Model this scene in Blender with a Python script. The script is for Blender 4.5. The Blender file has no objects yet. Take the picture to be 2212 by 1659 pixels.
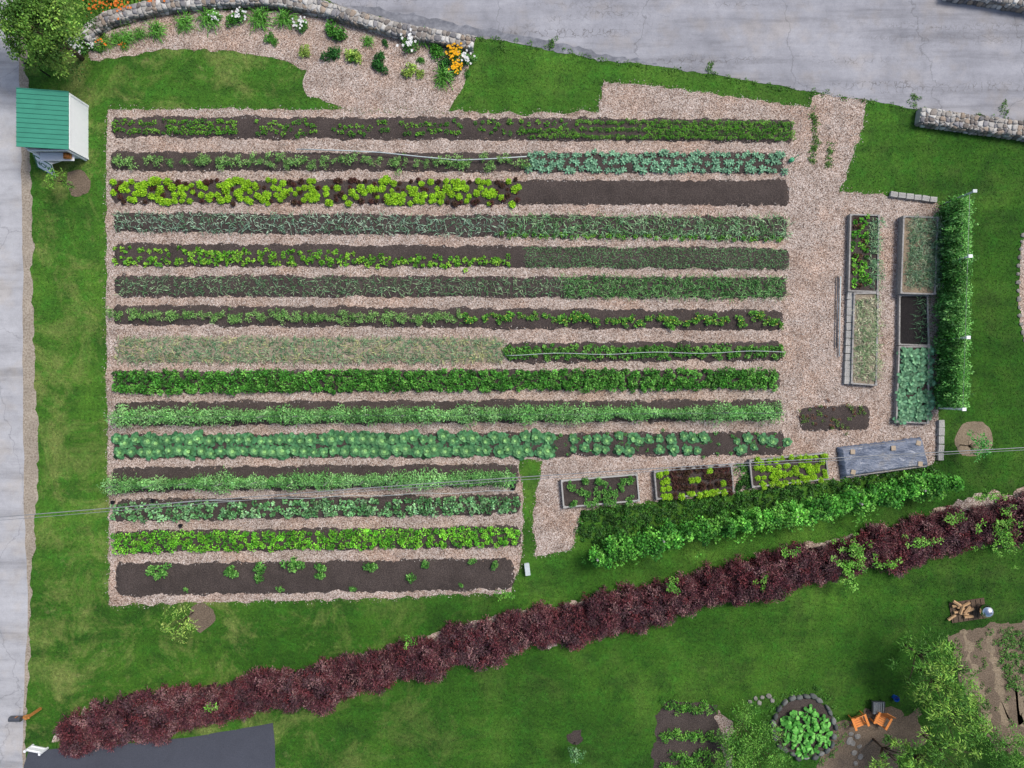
import bpy, bmesh, math, numpy as np
from mathutils import Vector, Matrix
R=np.random.default_rng(7)
S=40.0; CX,CY=1106.0,829.5; H=38.8; K=0.78
def P(x,y,h=0.0):
    k=(H-h)/H/S
    return Vector(((x-CX)*k,(CY-y)*k,h))
def PW(a,h=0.0):
    a=np.asarray(a,float); k=(H-h)/H/S
    o=np.zeros((len(a),3)); o[:,0]=(a[:,0]-CX)*k; o[:,1]=(CY-a[:,1])*k; o[:,2]=h
    return o
def s2l(c):
    c=np.asarray(c,float)/255.
    return np.where(c<=.04045,c/12.92,((c+.055)/1.055)**2.4)
def C(r,g,b,k=K): return s2l([r,g,b])*k
col=bpy.context.scene.collection
def tag(o,label,cat,group=None,kind=None):
    o["label"]=label; o["category"]=cat
    if group:o["group"]=group
    if kind:o["kind"]=kind
    return o
def new(name,me,parent=None):
    o=bpy.data.objects.new(name,me); col.objects.link(o)
    if parent:o.parent=parent
    return o
def empty(name,loc=(0,0,0)):
    o=new(name,None); o.location=loc; o.empty_display_size=.3; return o
# ---------------- materials
def base(name):
    m=bpy.data.materials.new(name); m.use_nodes=True
    nt=m.node_tree; b=nt.nodes['Principled BSDF']; b.inputs['Specular IOR Level'].default_value=.25
    return m,nt,b
def pos(nt,sx=1,sy=1,sz=1,rot=0):
    g=nt.nodes.new('ShaderNodeNewGeometry'); m=nt.nodes.new('ShaderNodeMapping')
    m.inputs['Scale'].default_value=(sx,sy,sz); m.inputs['Rotation'].default_value=(0,0,rot)
    nt.links.new(g.outputs['Position'],m.inputs['Vector']); return m.outputs[0]
def noise(nt,v,sc,det=4,rough=.6,dist=0):
    n=nt.nodes.new('ShaderNodeTexNoise'); n.inputs['Scale'].default_value=sc; n.inputs['Detail'].default_value=det
    n.inputs['Roughness'].default_value=rough; n.inputs['Distortion'].default_value=dist
    nt.links.new(v,n.inputs['Vector']); return n.outputs['Fac']
def vor(nt,v,sc,feat='F1',out='Color'):
    n=nt.nodes.new('ShaderNodeTexVoronoi'); n.feature=feat; n.inputs['Scale'].default_value=sc
    nt.links.new(v,n.inputs['Vector']); return n.outputs[out]
def ramp(nt,f,stops,interp='LINEAR'):
    r=nt.nodes.new('ShaderNodeValToRGB'); r.color_ramp.interpolation=interp
    e=r.color_ramp.elements
    while len(e)<len(stops): e.new(.5)
    for i,(p,c) in enumerate(stops):
        e[i].position=p; e[i].color=(*([c]*3 if np.isscalar(c) else c),1)
    nt.links.new(f,r.inputs[0]); return r.outputs[0]
def mix(nt,a,b,f,mode='MIX'):
    m=nt.nodes.new('ShaderNodeMix'); m.data_type='RGBA'; m.blend_type=mode
    for s,v in ((m.inputs[0],f),(m.inputs[6],a),(m.inputs[7],b)):
        if hasattr(v,'links'): nt.links.new(v,s)
        elif np.isscalar(v): s.default_value=v if s==m.inputs[0] else (v,v,v,1)
        else: s.default_value=(*v,1)
    return m.outputs[2]
def bump(nt,b,h,st,dist=.02):
    n=nt.nodes.new('ShaderNodeBump'); n.inputs['Strength'].default_value=st; n.inputs['Distance'].default_value=dist
    nt.links.new(h,n.inputs['Height']); nt.links.new(n.outputs[0],b.inputs['Normal'])
def tex(name,stops,sc=12,big=.7,bigr=(.75,1.2),bst=.5,rough=.9,det=6,sx=1,sy=1,bd=.02,spec=.2):
    m,nt,b=base(name); v=pos(nt,sx,sy)
    f=noise(nt,v,sc,det,.7); c=ramp(nt,f,stops)
    g=ramp(nt,noise(nt,v,big,4),[(.3,bigr[0]),(.7,bigr[1])])
    c=mix(nt,c,g,1.,'MULTIPLY'); nt.links.new(c,b.inputs['Base Color']); b.inputs['Roughness'].default_value=rough
    b.inputs['Specular IOR Level'].default_value=spec
    bump(nt,b,f,bst,bd); return m
def plain(name,c,rough=.5,metal=0,sc=6,var=.15):
    m,nt,b=base(name); v=pos(nt)
    cc=ramp(nt,noise(nt,v,sc,5,.7),[(.3,np.array(c)*(1-var)),(.7,np.minimum(np.array(c)*(1+var),.95))])
    nt.links.new(cc,b.inputs['Base Color']); b.inputs['Roughness'].default_value=rough; b.inputs['Metallic'].default_value=metal
    return m
def lawncol(nt):
    v=pos(nt); sp=nt.nodes.new('ShaderNodeSeparateXYZ'); nt.links.new(v,sp.inputs[0])
    def rng(ax,a,b_,lo,hi):
        mr=nt.nodes.new('ShaderNodeMapRange'); mr.inputs[1].default_value=a;mr.inputs[2].default_value=b_
        mr.inputs[3].default_value=lo;mr.inputs[4].default_value=hi; nt.links.new(sp.outputs[ax],mr.inputs[0]); return mr.outputs[0]
    big=noise(nt,v,.16,5,.65); c=ramp(nt,big,[(.36,C(58,102,28)),(.5,C(72,118,34)),(.64,C(92,136,44))])
    clo=ramp(nt,noise(nt,v,1.1,6,.75),[(.5,0),(.64,.6)])
    c=mix(nt,c,C(70,136,40),clo)
    dk=ramp(nt,noise(nt,v,.6,6,.7),[(.38,.6),(.5,0)]); c=mix(nt,c,C(46,86,26),dk)
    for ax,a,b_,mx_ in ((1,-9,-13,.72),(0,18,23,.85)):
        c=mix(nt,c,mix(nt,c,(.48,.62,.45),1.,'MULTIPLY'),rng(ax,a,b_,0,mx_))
    west=rng(0,0,-16,.15,1.)
    yel=ramp(nt,noise(nt,v,.36,7,.75,.5),[(.48,0),(.64,.8)])
    c=mix(nt,c,C(134,146,78),mix(nt,yel,west,1.,'MULTIPLY'))
    bare=ramp(nt,noise(nt,v,.8,7,.75,.3),[(.6,0),(.7,.5)]); c=mix(nt,c,C(150,144,98),mix(nt,bare,west,1.,'MULTIPLY'))
    st=ramp(nt,noise(nt,pos(nt,.12,1.6,1,.22),1.,4,.6),[(.35,.9),(.65,1.1)])
    return v,mix(nt,c,st,1.,'MULTIPLY')
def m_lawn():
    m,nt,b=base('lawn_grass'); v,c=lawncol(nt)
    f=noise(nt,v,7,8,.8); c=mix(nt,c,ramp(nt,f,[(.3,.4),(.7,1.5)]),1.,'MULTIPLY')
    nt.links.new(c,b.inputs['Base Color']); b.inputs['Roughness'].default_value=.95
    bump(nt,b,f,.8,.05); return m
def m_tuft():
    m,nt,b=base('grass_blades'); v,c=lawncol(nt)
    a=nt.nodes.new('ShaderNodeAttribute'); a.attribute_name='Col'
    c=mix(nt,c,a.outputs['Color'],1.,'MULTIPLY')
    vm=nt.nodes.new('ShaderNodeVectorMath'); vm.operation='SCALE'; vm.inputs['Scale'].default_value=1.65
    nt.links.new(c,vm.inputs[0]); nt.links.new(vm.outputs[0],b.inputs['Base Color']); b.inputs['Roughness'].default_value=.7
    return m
def m_leaf(name,rough=.6):
    m,nt,b=base(name); a=nt.nodes.new('ShaderNodeAttribute'); a.attribute_name='Col'
    f=noise(nt,pos(nt),1.3,4); c=mix(nt,a.outputs['Color'],ramp(nt,f,[(.3,.82),(.7,1.2)]),1.,'MULTIPLY')
    vm=nt.nodes.new('ShaderNodeVectorMath'); vm.operation='SCALE'; vm.inputs['Scale'].default_value=1.35
    nt.links.new(c,vm.inputs[0]); c=vm.outputs[0]
    nt.links.new(c,b.inputs['Base Color']); b.inputs['Roughness'].default_value=rough
    t=nt.nodes.new('ShaderNodeBsdfTranslucent'); nt.links.new(c,t.inputs[0])
    ms=nt.nodes.new('ShaderNodeMixShader'); ms.inputs[0].default_value=.2
    nt.links.new(b.outputs[0],ms.inputs[1]); nt.links.new(t.outputs[0],ms.inputs[2])
    nt.links.new(ms.outputs[0],nt.nodes['Material Output'].inputs[0]); return m
def m_attr(name,rough=.85,sc=14,bs=.4):
    m,nt,b=base(name); a=nt.nodes.new('ShaderNodeAttribute'); a.attribute_name='Col'
    f=noise(nt,pos(nt),sc,6,.7); c=mix(nt,a.outputs['Color'],ramp(nt,f,[(.3,.7),(.7,1.25)]),1.,'MULTIPLY')
    if name.startswith('loose'): c=mix(nt,c,ramp(nt,noise(nt,pos(nt),1.,8,.75),[(.34,(.72,.68,.65)),(.5,(.96,.94,.92)),(.66,1.1)]),1.,'MULTIPLY')
    nt.links.new(c,b.inputs['Base Color']); b.inputs['Roughness'].default_value=rough; bump(nt,b,f,bs); return m
def m_chips():
    m,nt,b=base('wood_chip_mulch'); v=pos(nt)
    vs=vor(nt,v,26); sp=nt.nodes.new('ShaderNodeSeparateColor'); nt.links.new(vs,sp.inputs[0])
    c=ramp(nt,sp.outputs[0],[(0,C(98,82,72)),(.25,C(152,133,121)),(.55,C(190,173,162)),(.85,C(212,198,188)),(1,C(234,225,218))])
    g=ramp(nt,noise(nt,v,1.,8,.75),[(.34,(.66,.62,.59)),(.5,(.96,.94,.92)),(.66,(1.16,1.14,1.13))])
    c=mix(nt,c,g,1.,'MULTIPLY')
    w=ramp(nt,noise(nt,v,.35,5),[(.45,0),(.65,.7)]); c=mix(nt,c,mix(nt,c,(1.06,.9,.78),1.,'MULTIPLY'),w)
    nt.links.new(c,b.inputs['Base Color']); b.inputs['Roughness'].default_value=.95
    bump(nt,b,sp.outputs[0],.5,.015); return m
def m_road(name,a,bcol,ang,allig=True,cr=.45):
    m,nt,b=base(name); v=pos(nt); vs=pos(nt,.09,1,1,ang)
    f=noise(nt,v,16,8,.8); c=ramp(nt,noise(nt,v,.3,7,.7),[(.3,a),(.7,bcol)])
    c=mix(nt,c,ramp(nt,noise(nt,vs,.9,6,.65),[(.33,.66),(.48,.95),(.68,1.1)]),1.,'MULTIPLY')
    c=mix(nt,c,ramp(nt,noise(nt,v,1.6,7,.75),[(.32,.86),(.5,1.),(.7,1.06)]),1.,'MULTIPLY')
    c=mix(nt,c,ramp(nt,f,[(.3,.86),(.7,1.12)]),1.,'MULTIPLY')
    c=mix(nt,c,mix(nt,c,(1.05,.98,.88),1.,'MULTIPLY'),ramp(nt,noise(nt,v,.5,3),[(.5,0),(.65,.7)]))
    nz=nt.nodes.new('ShaderNodeTexNoise'); nz.inputs['Scale'].default_value=1.5; nz.inputs['Detail'].default_value=5; nt.links.new(v,nz.inputs['Vector'])
    ad=nt.nodes.new('ShaderNodeVectorMath'); ad.operation='ADD'; nt.links.new(v,ad.inputs[0]); nt.links.new(nz.outputs['Color'],ad.inputs[1])
    big=ramp(nt,vor(nt,ad.outputs[0],.11,'DISTANCE_TO_EDGE','Distance'),[(.001,cr),(.0032,0)])
    c=mix(nt,c,C(90,90,92),big)
    if allig:
        al=ramp(nt,vor(nt,ad.outputs[0],2.4,'DISTANCE_TO_EDGE','Distance'),[(.012,.65),(.05,0)])
        mk=ramp(nt,noise(nt,vs,.6,5),[(.53,0),(.62,1.)])
        c=mix(nt,c,C(92,88,85),mix(nt,al,mk,1.,'MULTIPLY'))
    nt.links.new(c,b.inputs['Base Color']); b.inputs['Roughness'].default_value=.85
    bump(nt,b,f,.3,.01); return m
M={}
M['lawn']=m_lawn(); M['tuft']=m_tuft(); M['leaf']=m_leaf('leaves'); M['chips']=m_chips()
M['attr']=m_attr('stone_surface'); M['chip']=m_attr('loose_wood_chips',sc=30,bs=.1)
M['soil']=tex('garden_soil',[(.3,C(44,37,36)),(.5,C(78,69,65)),(.68,C(110,99,94))],22,.8,(.8,1.2),.9,bd=.05)
M['soildk']=tex('black_potting_soil',[(.3,C(26,24,25)),(.7,C(58,54,54))],22,.8,(.8,1.2),.9,bd=.05)
M['soil2']=tex('dry_garden_soil',[(.3,C(80,69,58)),(.5,C(120,105,89)),(.7,C(150,134,116))],16,.6,(.8,1.15),.8,bd=.04)
M['soil3']=tex('pale_dry_soil',[(.3,C(112,98,80)),(.5,C(148,132,110)),(.7,C(168,152,132))],12,.9,(.75,1.15),.8,bd=.04)
M['straw']=tex('straw_mulch',[(.3,C(104,92,78)),(.5,C(160,147,128)),(.7,C(190,177,158))],18,.7,(.82,1.12),.8,sx=.5)
M['road']=m_road('worn_asphalt',C(148,149,156),C(180,180,186),-.18)
M['road2']=m_road('pale_pavement',C(178,178,182),C(194,194,197),1.57,False,.35)
M['shoulder']=tex('sandy_gravel',[(.3,C(122,108,92)),(.5,C(168,156,140)),(.7,C(194,184,170))],10,.8,(.8,1.15),.6)
M['drive']=tex('dark_asphalt',[(.3,C(68,71,80)),(.7,C(90,93,103))],25,.4,(.88,1.1),.3)
M['patch']=tex('asphalt_patch',[(.3,C(106,108,116)),(.5,C(130,132,139)),(.7,C(154,155,161))],3,.8,(.8,1.2),.3)
M['wood']=tex('weathered_wood',[(.3,C(132,128,124)),(.7,C(190,187,182))],9,1,(.85,1.15),.3)
M['wood_o']=plain('orange_wood',C(190,130,70),.6)
M['log']=plain('split_firewood',C(196,160,120),.8,0,20,.35)
M['green']=plain('green_metal_roof',C(66,148,124),.4,0,2,.1)
M['white']=plain('white_paint',[.80,.81,.83],.5,0,3,.03)
M['grey']=plain('grey_metal',C(110,112,118),.4,.6)
M['pipe']=plain('white_pipe',C(205,215,215),.4)
M['black']=plain('black_plastic',[.012,.012,.014],.35)
M['orange']=plain('orange_paint',C(240,150,78,.78),.5)
M['blue']=plain('blue_plastic',C(40,100,200),.4)
M['chrome']=plain('mirror_steel',[.7,.72,.75],.12,1.)
M['cable']=plain('grey_cable',C(150,152,155),.5)
M['bark']=plain('bark',C(100,84,70),.9,0,12,.3)
M['conc']=tex('concrete_block_surface',[(.3,C(160,158,152)),(.7,C(206,204,199))],20,2,(.85,1.1),.3)
M['rock']=tex('field_stone',[(.3,C(118,114,108)),(.7,C(168,164,156))],9,2,(.75,1.2),.5)
M['tan']=plain('tan_stone_tile',C(186,168,145),.8)
M['gpaint']=plain('green_paint',C(30,120,80),.5)
M['teal']=plain('green_watering_plastic',C(60,170,120),.4)
def m_tarp():
    m,nt,b=base('grey_tarpaulin'); v=pos(nt)
    c=ramp(nt,noise(nt,v,1.,6,.65,.6),[(.38,C(92,102,122)),(.55,C(118,128,148)),(.68,C(130,130,134))])
    nt.links.new(c,b.inputs['Base Color']); b.inputs['Roughness'].default_value=.32; b.inputs['Specular IOR Level'].default_value=.5
    bump(nt,b,noise(nt,pos(nt,1,2.5,1,.4),2.2,5,.6,1.2),.8,.1); return m
M['tarp']=m_tarp()
# ---------------- mesh helpers
def nrm(a): return a/np.maximum(np.linalg.norm(a,axis=1,keepdims=True),1e-6)
def npmesh(name,V,F,Cc,mat,smooth=False):
    me=bpy.data.meshes.new(name); V=np.ascontiguousarray(V,dtype=np.float32); F=np.ascontiguousarray(F,dtype=np.int32)
    me.vertices.add(len(V)); me.vertices.foreach_set('co',V.ravel())
    me.loops.add(F.size); me.loops.foreach_set('vertex_index',F.ravel())
    me.polygons.add(len(F)); me.polygons.foreach_set('loop_start',np.arange(0,F.size,F.shape[1],dtype=np.int32))
    if Cc is not None:
        a=me.attributes.new('Col','FLOAT_COLOR','POINT'); c=np.ones((len(V),4),np.float32); c[:,:3]=np.clip(Cc,0,1)
        a.data.foreach_set('color',c.ravel())
    me.update(calc_edges=True); me.validate(); me.materials.append(mat)
    if smooth: me.polygons.foreach_set('use_smooth',np.ones(len(F),bool))
    return me
class LM:
    def __init__(s): s.V=[];s.F=[];s.C=[];s.n=0
    def _add(s,V,F,Cc): s.V.append(V);s.F.append(F+s.n);s.C.append(Cc);s.n+=len(V)
    def quad(s,p,d,L,W,c,droop=.15,flat=.6,wp=.5):
        n=len(p); r=R.normal(size=(n,3))*flat; r[:,2]+=1; sd=nrm(np.cross(d,r))
        L=np.broadcast_to(L,n)[:,None]; W=np.broadcast_to(W,n)[:,None]; c=np.broadcast_to(c,(n,3))
        V=np.empty((n,4,3)); V[:,0]=p; m=p+d*L*wp; V[:,1]=m+sd*W/2; V[:,3]=m-sd*W/2; V[:,2]=p+d*L; V[:,2,2]-=(droop*L)[:,0]
        s._add(V.reshape(-1,3),np.arange(n*4).reshape(n,4),np.repeat(c,4,0))
    def broad(s,p,d,L,W,c,droop=.3,fold=.12,rib=1.3,prof=((0,.12),(.3,.75),(.65,1.),(.9,.8),(1.,.25))):
        n=len(p); z=np.zeros((n,3)); z[:,2]=1; sd=nrm(np.cross(d,z)+R.normal(size=(n,3))*.08)
        L=np.broadcast_to(L,n)[:,None]; W=np.broadcast_to(W,n)[:,None]; c=np.broadcast_to(c,(n,3)); k=len(prof)
        V=np.empty((n,k,3,3)); Cc=np.empty((n,k,3,3))
        for i,(t,w) in enumerate(prof):
            m=p+d*L*t; m[:,2]-=(droop*L*t*t)[:,0]
            e=W*w/2
            for j,q in enumerate((-1,0,1)):
                V[:,i,j]=m+sd*e*q; V[:,i,j,2]+=(abs(q)*fold*W[:,0]*w)+R.normal(size=n)*.05*W[:,0]
                Cc[:,i,j]=c*(rib if q==0 else 1)
        f=[]
        for i in range(k-1):
            for j in range(2): a=i*3+j; f.append([a,a+1,a+4,a+3])
        F=(np.arange(n)*k*3)[:,None,None]+np.array(f)[None]
        s._add(V.reshape(-1,3),F.reshape(-1,4),Cc.reshape(-1,3))
    def domes(s,c3,rx,ry,h,n,L,W,cl,var=.25,fill=.5,up=.3,droop=.15,rnd=.5,flat=.6):
        c3=np.atleast_2d(c3); M_=len(c3); ix=np.repeat(np.arange(M_),n); n_=len(ix)
        th=R.uniform(0,6.283,n_); cp=R.uniform(0,1,n_); sp=np.sqrt(1-cp*cp)
        dr=np.stack([sp*np.cos(th),sp*np.sin(th),cp],1)
        r=(fill+(1-fill)*R.uniform(0,1,n_)**.7)[:,None]
        g=lambda a:np.broadcast_to(a,M_)[ix]
        p=c3[ix]+dr*np.stack([g(rx),g(ry),g(h)],1)*r
        d=dr.copy(); d[:,2]*=up; d=nrm(d+R.normal(size=(n_,3))*rnd)
        cl=np.broadcast_to(cl,(M_,3))[ix]*(1+R.normal(size=(n_,1))*var).clip(.35,1.9)*(1+R.normal(size=(n_,3))*.06)
        Lr=L*R.uniform(.6,1.35,n_); s.quad(p-d*(Lr*.4)[:,None],d,Lr,W*R.uniform(.7,1.3,n_),cl,droop,flat)
    def mesh(s,name,mat=None): return npmesh(name,np.concatenate(s.V),np.concatenate(s.F),np.concatenate(s.C),mat or M['leaf'])
def seg(pts,step):
    out=[]
    for a,b in zip(pts[:-1],pts[1:]):
        a=np.array(a,float);b=np.array(b,float); k=max(1,int(np.hypot(*(b-a))/step))
        for i in range(k): out.append(a+(b-a)*i/k)
    out.append(np.array(pts[-1],float)); return np.array(out)
def rough(poly,step=7,j=2.2):
    p=seg(list(poly)+[poly[0]],step)[:-1]; q=R.normal(size=p.shape)*j
    q=(q+np.roll(q,1,0)+.5*np.roll(q,2,0))/1.6; return p+q
def inpoly(p,poly):
    x,y=p[:,0],p[:,1]; ins=np.zeros(len(p),bool); q=np.roll(poly,1,0)
    for (x1,y1),(x2,y2) in zip(poly,q):
        if y1==y2: continue
        c=((y1>y)!=(y2>y))&(x<(x2-x1)*(y-y1)/(y2-y1)+x1); ins^=c
    return ins
def sheet(name,poly,z,mat,label,cat,j=2.,step=7):
    p=rough(poly,step,j) if j else np.array(poly,float)
    bm=bmesh.new(); w=PW(p); vs=[bm.verts.new((a[0],a[1],z)) for a in w]; f=bm.faces.new(vs)
    bm.normal_update()
    if f.normal.z<0: f.normal_flip()
    bmesh.ops.triangulate(bm,faces=bm.faces[:]); me=bpy.data.meshes.new(name); bm.to_mesh(me); bm.free()
    me.materials.append(mat); o=new(name,me); tag(o,label,cat,kind='structure'); return p
def bmobj(name,bm,mat,parent=None,smooth=False,bev=0):
    if bev: bmesh.ops.bevel(bm,geom=[e for e in bm.edges],offset=bev,segments=2,affect='EDGES')
    bmesh.ops.recalc_face_normals(bm,faces=bm.faces[:])
    me=bpy.data.meshes.new(name); bm.to_mesh(me); bm.free(); me.materials.append(mat)
    if smooth:
        for f in me.polygons:f.use_smooth=True
    return new(name,me,parent)
def bbox(bm,c,s,rz=0,rx=0,ry=0):
    m=Matrix.Translation(c)@Matrix.Rotation(rz,4,'Z')@Matrix.Rotation(ry,4,'Y')@Matrix.Rotation(rx,4,'X')@Matrix.Diagonal((*s,1))
    return bmesh.ops.create_cube(bm,size=1,matrix=m)
def tube(bm,pts,r,sg=8,caps=True):
    pts=[Vector(p) for p in pts]; rs=r if hasattr(r,'__len__') else [r]*len(pts); rings=[]; pa=None
    for i,p in enumerate(pts):
        t=(pts[min(i+1,len(pts)-1)]-pts[max(i-1,0)]).normalized()
        a=t.orthogonal().normalized() if pa is None else (pa-(pa.dot(t))*t).normalized()
        pa=a; b=t.cross(a)
        rings.append([bm.verts.new(p+(a*math.cos(k*6.2832/sg)+b*math.sin(k*6.2832/sg))*rs[i]) for k in range(sg)])
    for q,w in zip(rings[:-1],rings[1:]):
        for k in range(sg): bm.faces.new((q[k],q[(k+1)%sg],w[(k+1)%sg],w[k]))
    if caps: bm.faces.new(rings[0][::-1]); bm.faces.new(rings[-1])
# ---------------- ground
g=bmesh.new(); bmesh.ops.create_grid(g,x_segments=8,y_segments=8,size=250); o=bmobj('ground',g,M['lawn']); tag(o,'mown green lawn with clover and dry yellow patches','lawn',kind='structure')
blk=[]
def S_(*a,**k): p=sheet(*a,**k); blk.append(p); return p
S_('road_shoulder',[(30,-300),(60,150),(64,350),(72,480),(70,600),(74,760),(80,900),(84,1010),(74,1150),(66,1300),(64,1420),(56,1560),(60,1960),(20,1960)],.004,M['shoulder'],'sandy gravel verge beside the pale side road','verge',j=2.5)
S_('road',[(-900,-300),(20,-300),(40,130),(46,350),(50,600),(50,850),(52,1100),(62,1300),(52,1480),(48,1659),(50,1960),(-900,1960)],.008,M['road2'],'pale smooth asphalt side road with thin cracks','road',j=.8,step=12)
topedge=[(690,-4),(760,22),(870,52),(960,70),(1040,82),(1190,102),(1300,130),(1420,145),(1540,162),(1660,182),(1760,200),(1870,217),(1975,234),(2090,248),(2212,265),(3000,370)]
S_('road',[(-100,-200)]+[(300,-120)]+topedge+[(3000,-500),(-100,-500)],.012,M['road'],'wide worn grey asphalt road with alligator cracks','road',j=2,step=8)
sheet('road_patch',[(715,4),(820,20),(1000,55),(1180,86),(1300,116),(1420,138),(1290,127),(1100,91),(960,70),(870,50),(770,24)],.016,M['patch'],'darker strip of repaired asphalt along the road edge','road',j=2.5)
S_('driveway',[(50,1960),(52,1655),(62,1622),(300,1604),(440,1588),(590,1562),(594,1600),(602,1960)],.012,M['drive'],'dark new blacktop driveway beside purple hedge','driveway',j=.5,step=12)
chipmain=S_('wood_chip_path',[(232,236),(500,235),(770,238),(880,233),(962,240),(1140,246),(1294,240),(1298,205),(1305,177),(1400,184),(1520,200),(1640,216),(1752,234),(1754,212),(1772,203),(1870,217),(1864,275),(1838,345),(1815,412),(1920,424),(2010,434),(2032,446),(2034,700),(2028,900),(2030,945),(2014,1000),(1940,1016),(1820,1036),(1640,1056),(1400,1084),(1255,1100),(1246,1160),(1230,1190),(1195,1192),(1156,1204),(1150,1120),(1164,1040),(1170,994),(1122,992),(1130,1080),(1126,1190),(1105,1280),(700,1297),(238,1307),(233,1000),(229,700),(230,450)],.008,M['chips'],'pale wood chip mulch covering paths between vegetable beds','path')
chip2=S_('wood_chip_border',[(188,112),(235,66),(300,44),(400,26),(500,20),(620,24),(720,40),(800,62),(880,88),(960,104),(1022,112),(1004,175),(985,215),(966,244),(880,241),(770,242),(710,222),(664,209),(654,180),(664,150),(600,126),(500,112),(380,105),(320,112),(250,128),(195,130)],.012,M['chips'],'wood chip flower border below the curved stone wall','path')
def circ(x,y,r,n=24): return [(x+r*math.cos(a),y+r*math.sin(a)) for a in np.linspace(0,6.283,n,endpoint=False)]
for (x,y,r,m,l) in [(170,394,29,'soil2','round mulch ring at a young tree'),(436,1333,29,'soil2','round brown mulch ring at a sapling'),(2104,948,40,'soil3','pale wood chip ring at a small tree'),(1242,1593,16,'soil','small dark mulch ring at a seedling')]:
    S_('mulch_ring',circ(x,y,r),.008,M[m],l,'mulch',j=3)
hs=S_('hedge_mulch',[(110,1590),(180,1534),(330,1504),(450,1480),(490,1492),(560,1466),(600,1458),(700,1436),(820,1404),(860,1394),(900,1388),(1000,1350),(1060,1332),(1150,1320),(1260,1296),(1350,1286),(1440,1260),(1600,1220),(1700,1202),(1750,1178),(1850,1156),(2000,1114),(2060,1080),(2120,1066),(2330,1044),(2330,1130),(2000,1190),(1700,1250),(1230,1380),(940,1440),(560,1530),(300,1570)],.006,M['chips'],'strip of wood chips under the purple hedge','mulch',j=6)
veg=S_('garden_soil_patch',[(1412,1545),(1450,1512),(1548,1524),(1562,1600),(1560,1720),(1412,1720)],.008,M['soil'],'dark soil vegetable patch with bushy rows','soil',j=3)
S_('garden_path',[(1550,1534),(1578,1560),(1584,1640),(1580,1720),(1560,1720),(1562,1600)],.012,M['chips'],'narrow wood chip path beside a vegetable patch','path',j=4)
pat=S_('patio_ground',[(1770,1590),(1820,1555),(1900,1530),(1990,1540),(2000,1600),(1940,1640),(1900,1720),(1760,1720),(1770,1640)],.01,M['soil2'],'bare dirt sitting area near a stone ring','soil',j=6)
ssr=S_('garden_soil_patch',[(2050,1372),(2120,1352),(2212,1345),(2300,1345),(2300,1640),(2150,1620),(2110,1540),(2070,1450)],.008,M['soil2'],'dry pale soil patch with sparse seedlings','soil',j=5)
for i in range(3): sheet('garden_path',[(2076+i*48,1366),(2090+i*48,1362),(2120+i*46,1480),(2148+i*44,1606),(2134+i*44,1608),(2104+i*46,1484)],.012,M['soil3'],'pale trodden dirt strip between seedling rows','path',j=5,step=5)
S_('garden_border',[(2330,470),(2220,496),(2206,530),(2200,620),(2204,700),(2220,756),(2330,800)],.008,M['chips'],'wood chip border with stone edging by the lawn','path',j=2)
# ---------------- vegetable beds
bedq=[];bedo=[]
def soilbed(x0,x1,a,b,c,d,mat='soil',label='',name='garden_bed'):
    n=int((x1-x0)/5); m=9; t=np.linspace(0,1,n+1)
    def nz(am,k):
        xx=np.linspace(0,1,int((x1-x0)/k)+2); return np.interp(t,xx,R.normal(size=len(xx))*am)
    top=a+(c-a)*t+nz(2.,24)+nz(1.7,5); bot=b+(d-b)*t+nz(2.,24)+nz(1.7,5)
    e=np.minimum(1,np.minimum(t,1-t)*(x1-x0)/14+.35)**.5; mid=(top+bot)/2; top=mid+(top-mid)*e; bot=mid+(bot-mid)*e
    V=[]
    for j in range(m):
        v=j/(m-1); px=x0+(x1-x0)*t+R.normal(size=n+1)*.6; py=top+(bot-top)*v
        w=PW(np.stack([px,py],1)); prof=math.sin(math.pi*v)**.7 if 0<v<1 else 0
        w[:,2]=-.004+.10*prof*np.minimum(1,np.minimum(t,1-t)*(x1-x0)/10)+R.normal(size=n+1)*.012*(prof>0)
        V.append(w)
    V=np.concatenate(V); F=[]
    i=np.arange(n)
    for j in range(m-1): F.append(np.stack([j*(n+1)+i,(j+1)*(n+1)+i,(j+1)*(n+1)+i+1,j*(n+1)+i+1],1))
    o=new(name,npmesh(name,V,np.concatenate(F),None,M[mat],True)); tag(o,label,'garden bed',kind='structure')
    bedq.append(np.array([(x0+6,a+5),(x1-6,c+5),(x1-6,d-5),(x0+6,b-5)],float)); bedo.append(np.array([(x0,a),(x1,c),(x1,d),(x0,b)],float))
BD=[(240,1714,250,299,256,309),(238,1693,327,370,330,375),(238,1706,389,441,387,446),(245,1702,458,502,468,520),(245,1706,524,576,535,583),(247,1700,592,643,599,646),(244,1692,657,704,669,716),(1088,1691,738,784,736,781),(245,1686,800,851,797,839),(245,1690,866,922,862,908),(245,1697,937,990,932,985),(240,1122,1008,1066,1000,1050),(245,1126,1078,1128,1066,1110),(245,1126,1146,1197,1134,1182),(249,1111,1216,1290,1204,1276)]
crop=['carrots and beets','tomatoes and kale','lettuces','onions','young greens','leeks','tomatoes','squash','bush beans','climbing peas','cabbages','climbing peas','beans','celery','potatoes']
for b,cn in zip(BD,crop): soilbed(*b,label='long raised dark soil bed planted with '+cn)
soilbed(252,1090,726,786,728,786,'straw','long straw-covered bed planted with garlic')
soilbed(1725,1880,878,932,874,930,'soil','short rounded dark soil bed on wood chips')
def yrow(b,x,f):
    x0,x1,a,bb,c,d=BD[b-1]; t=(np.asarray(x,float)-x0)/(x1-x0); top=a+(c-a)*t; bot=bb+(d-bb)*t; return top+(bot-top)*f
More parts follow.
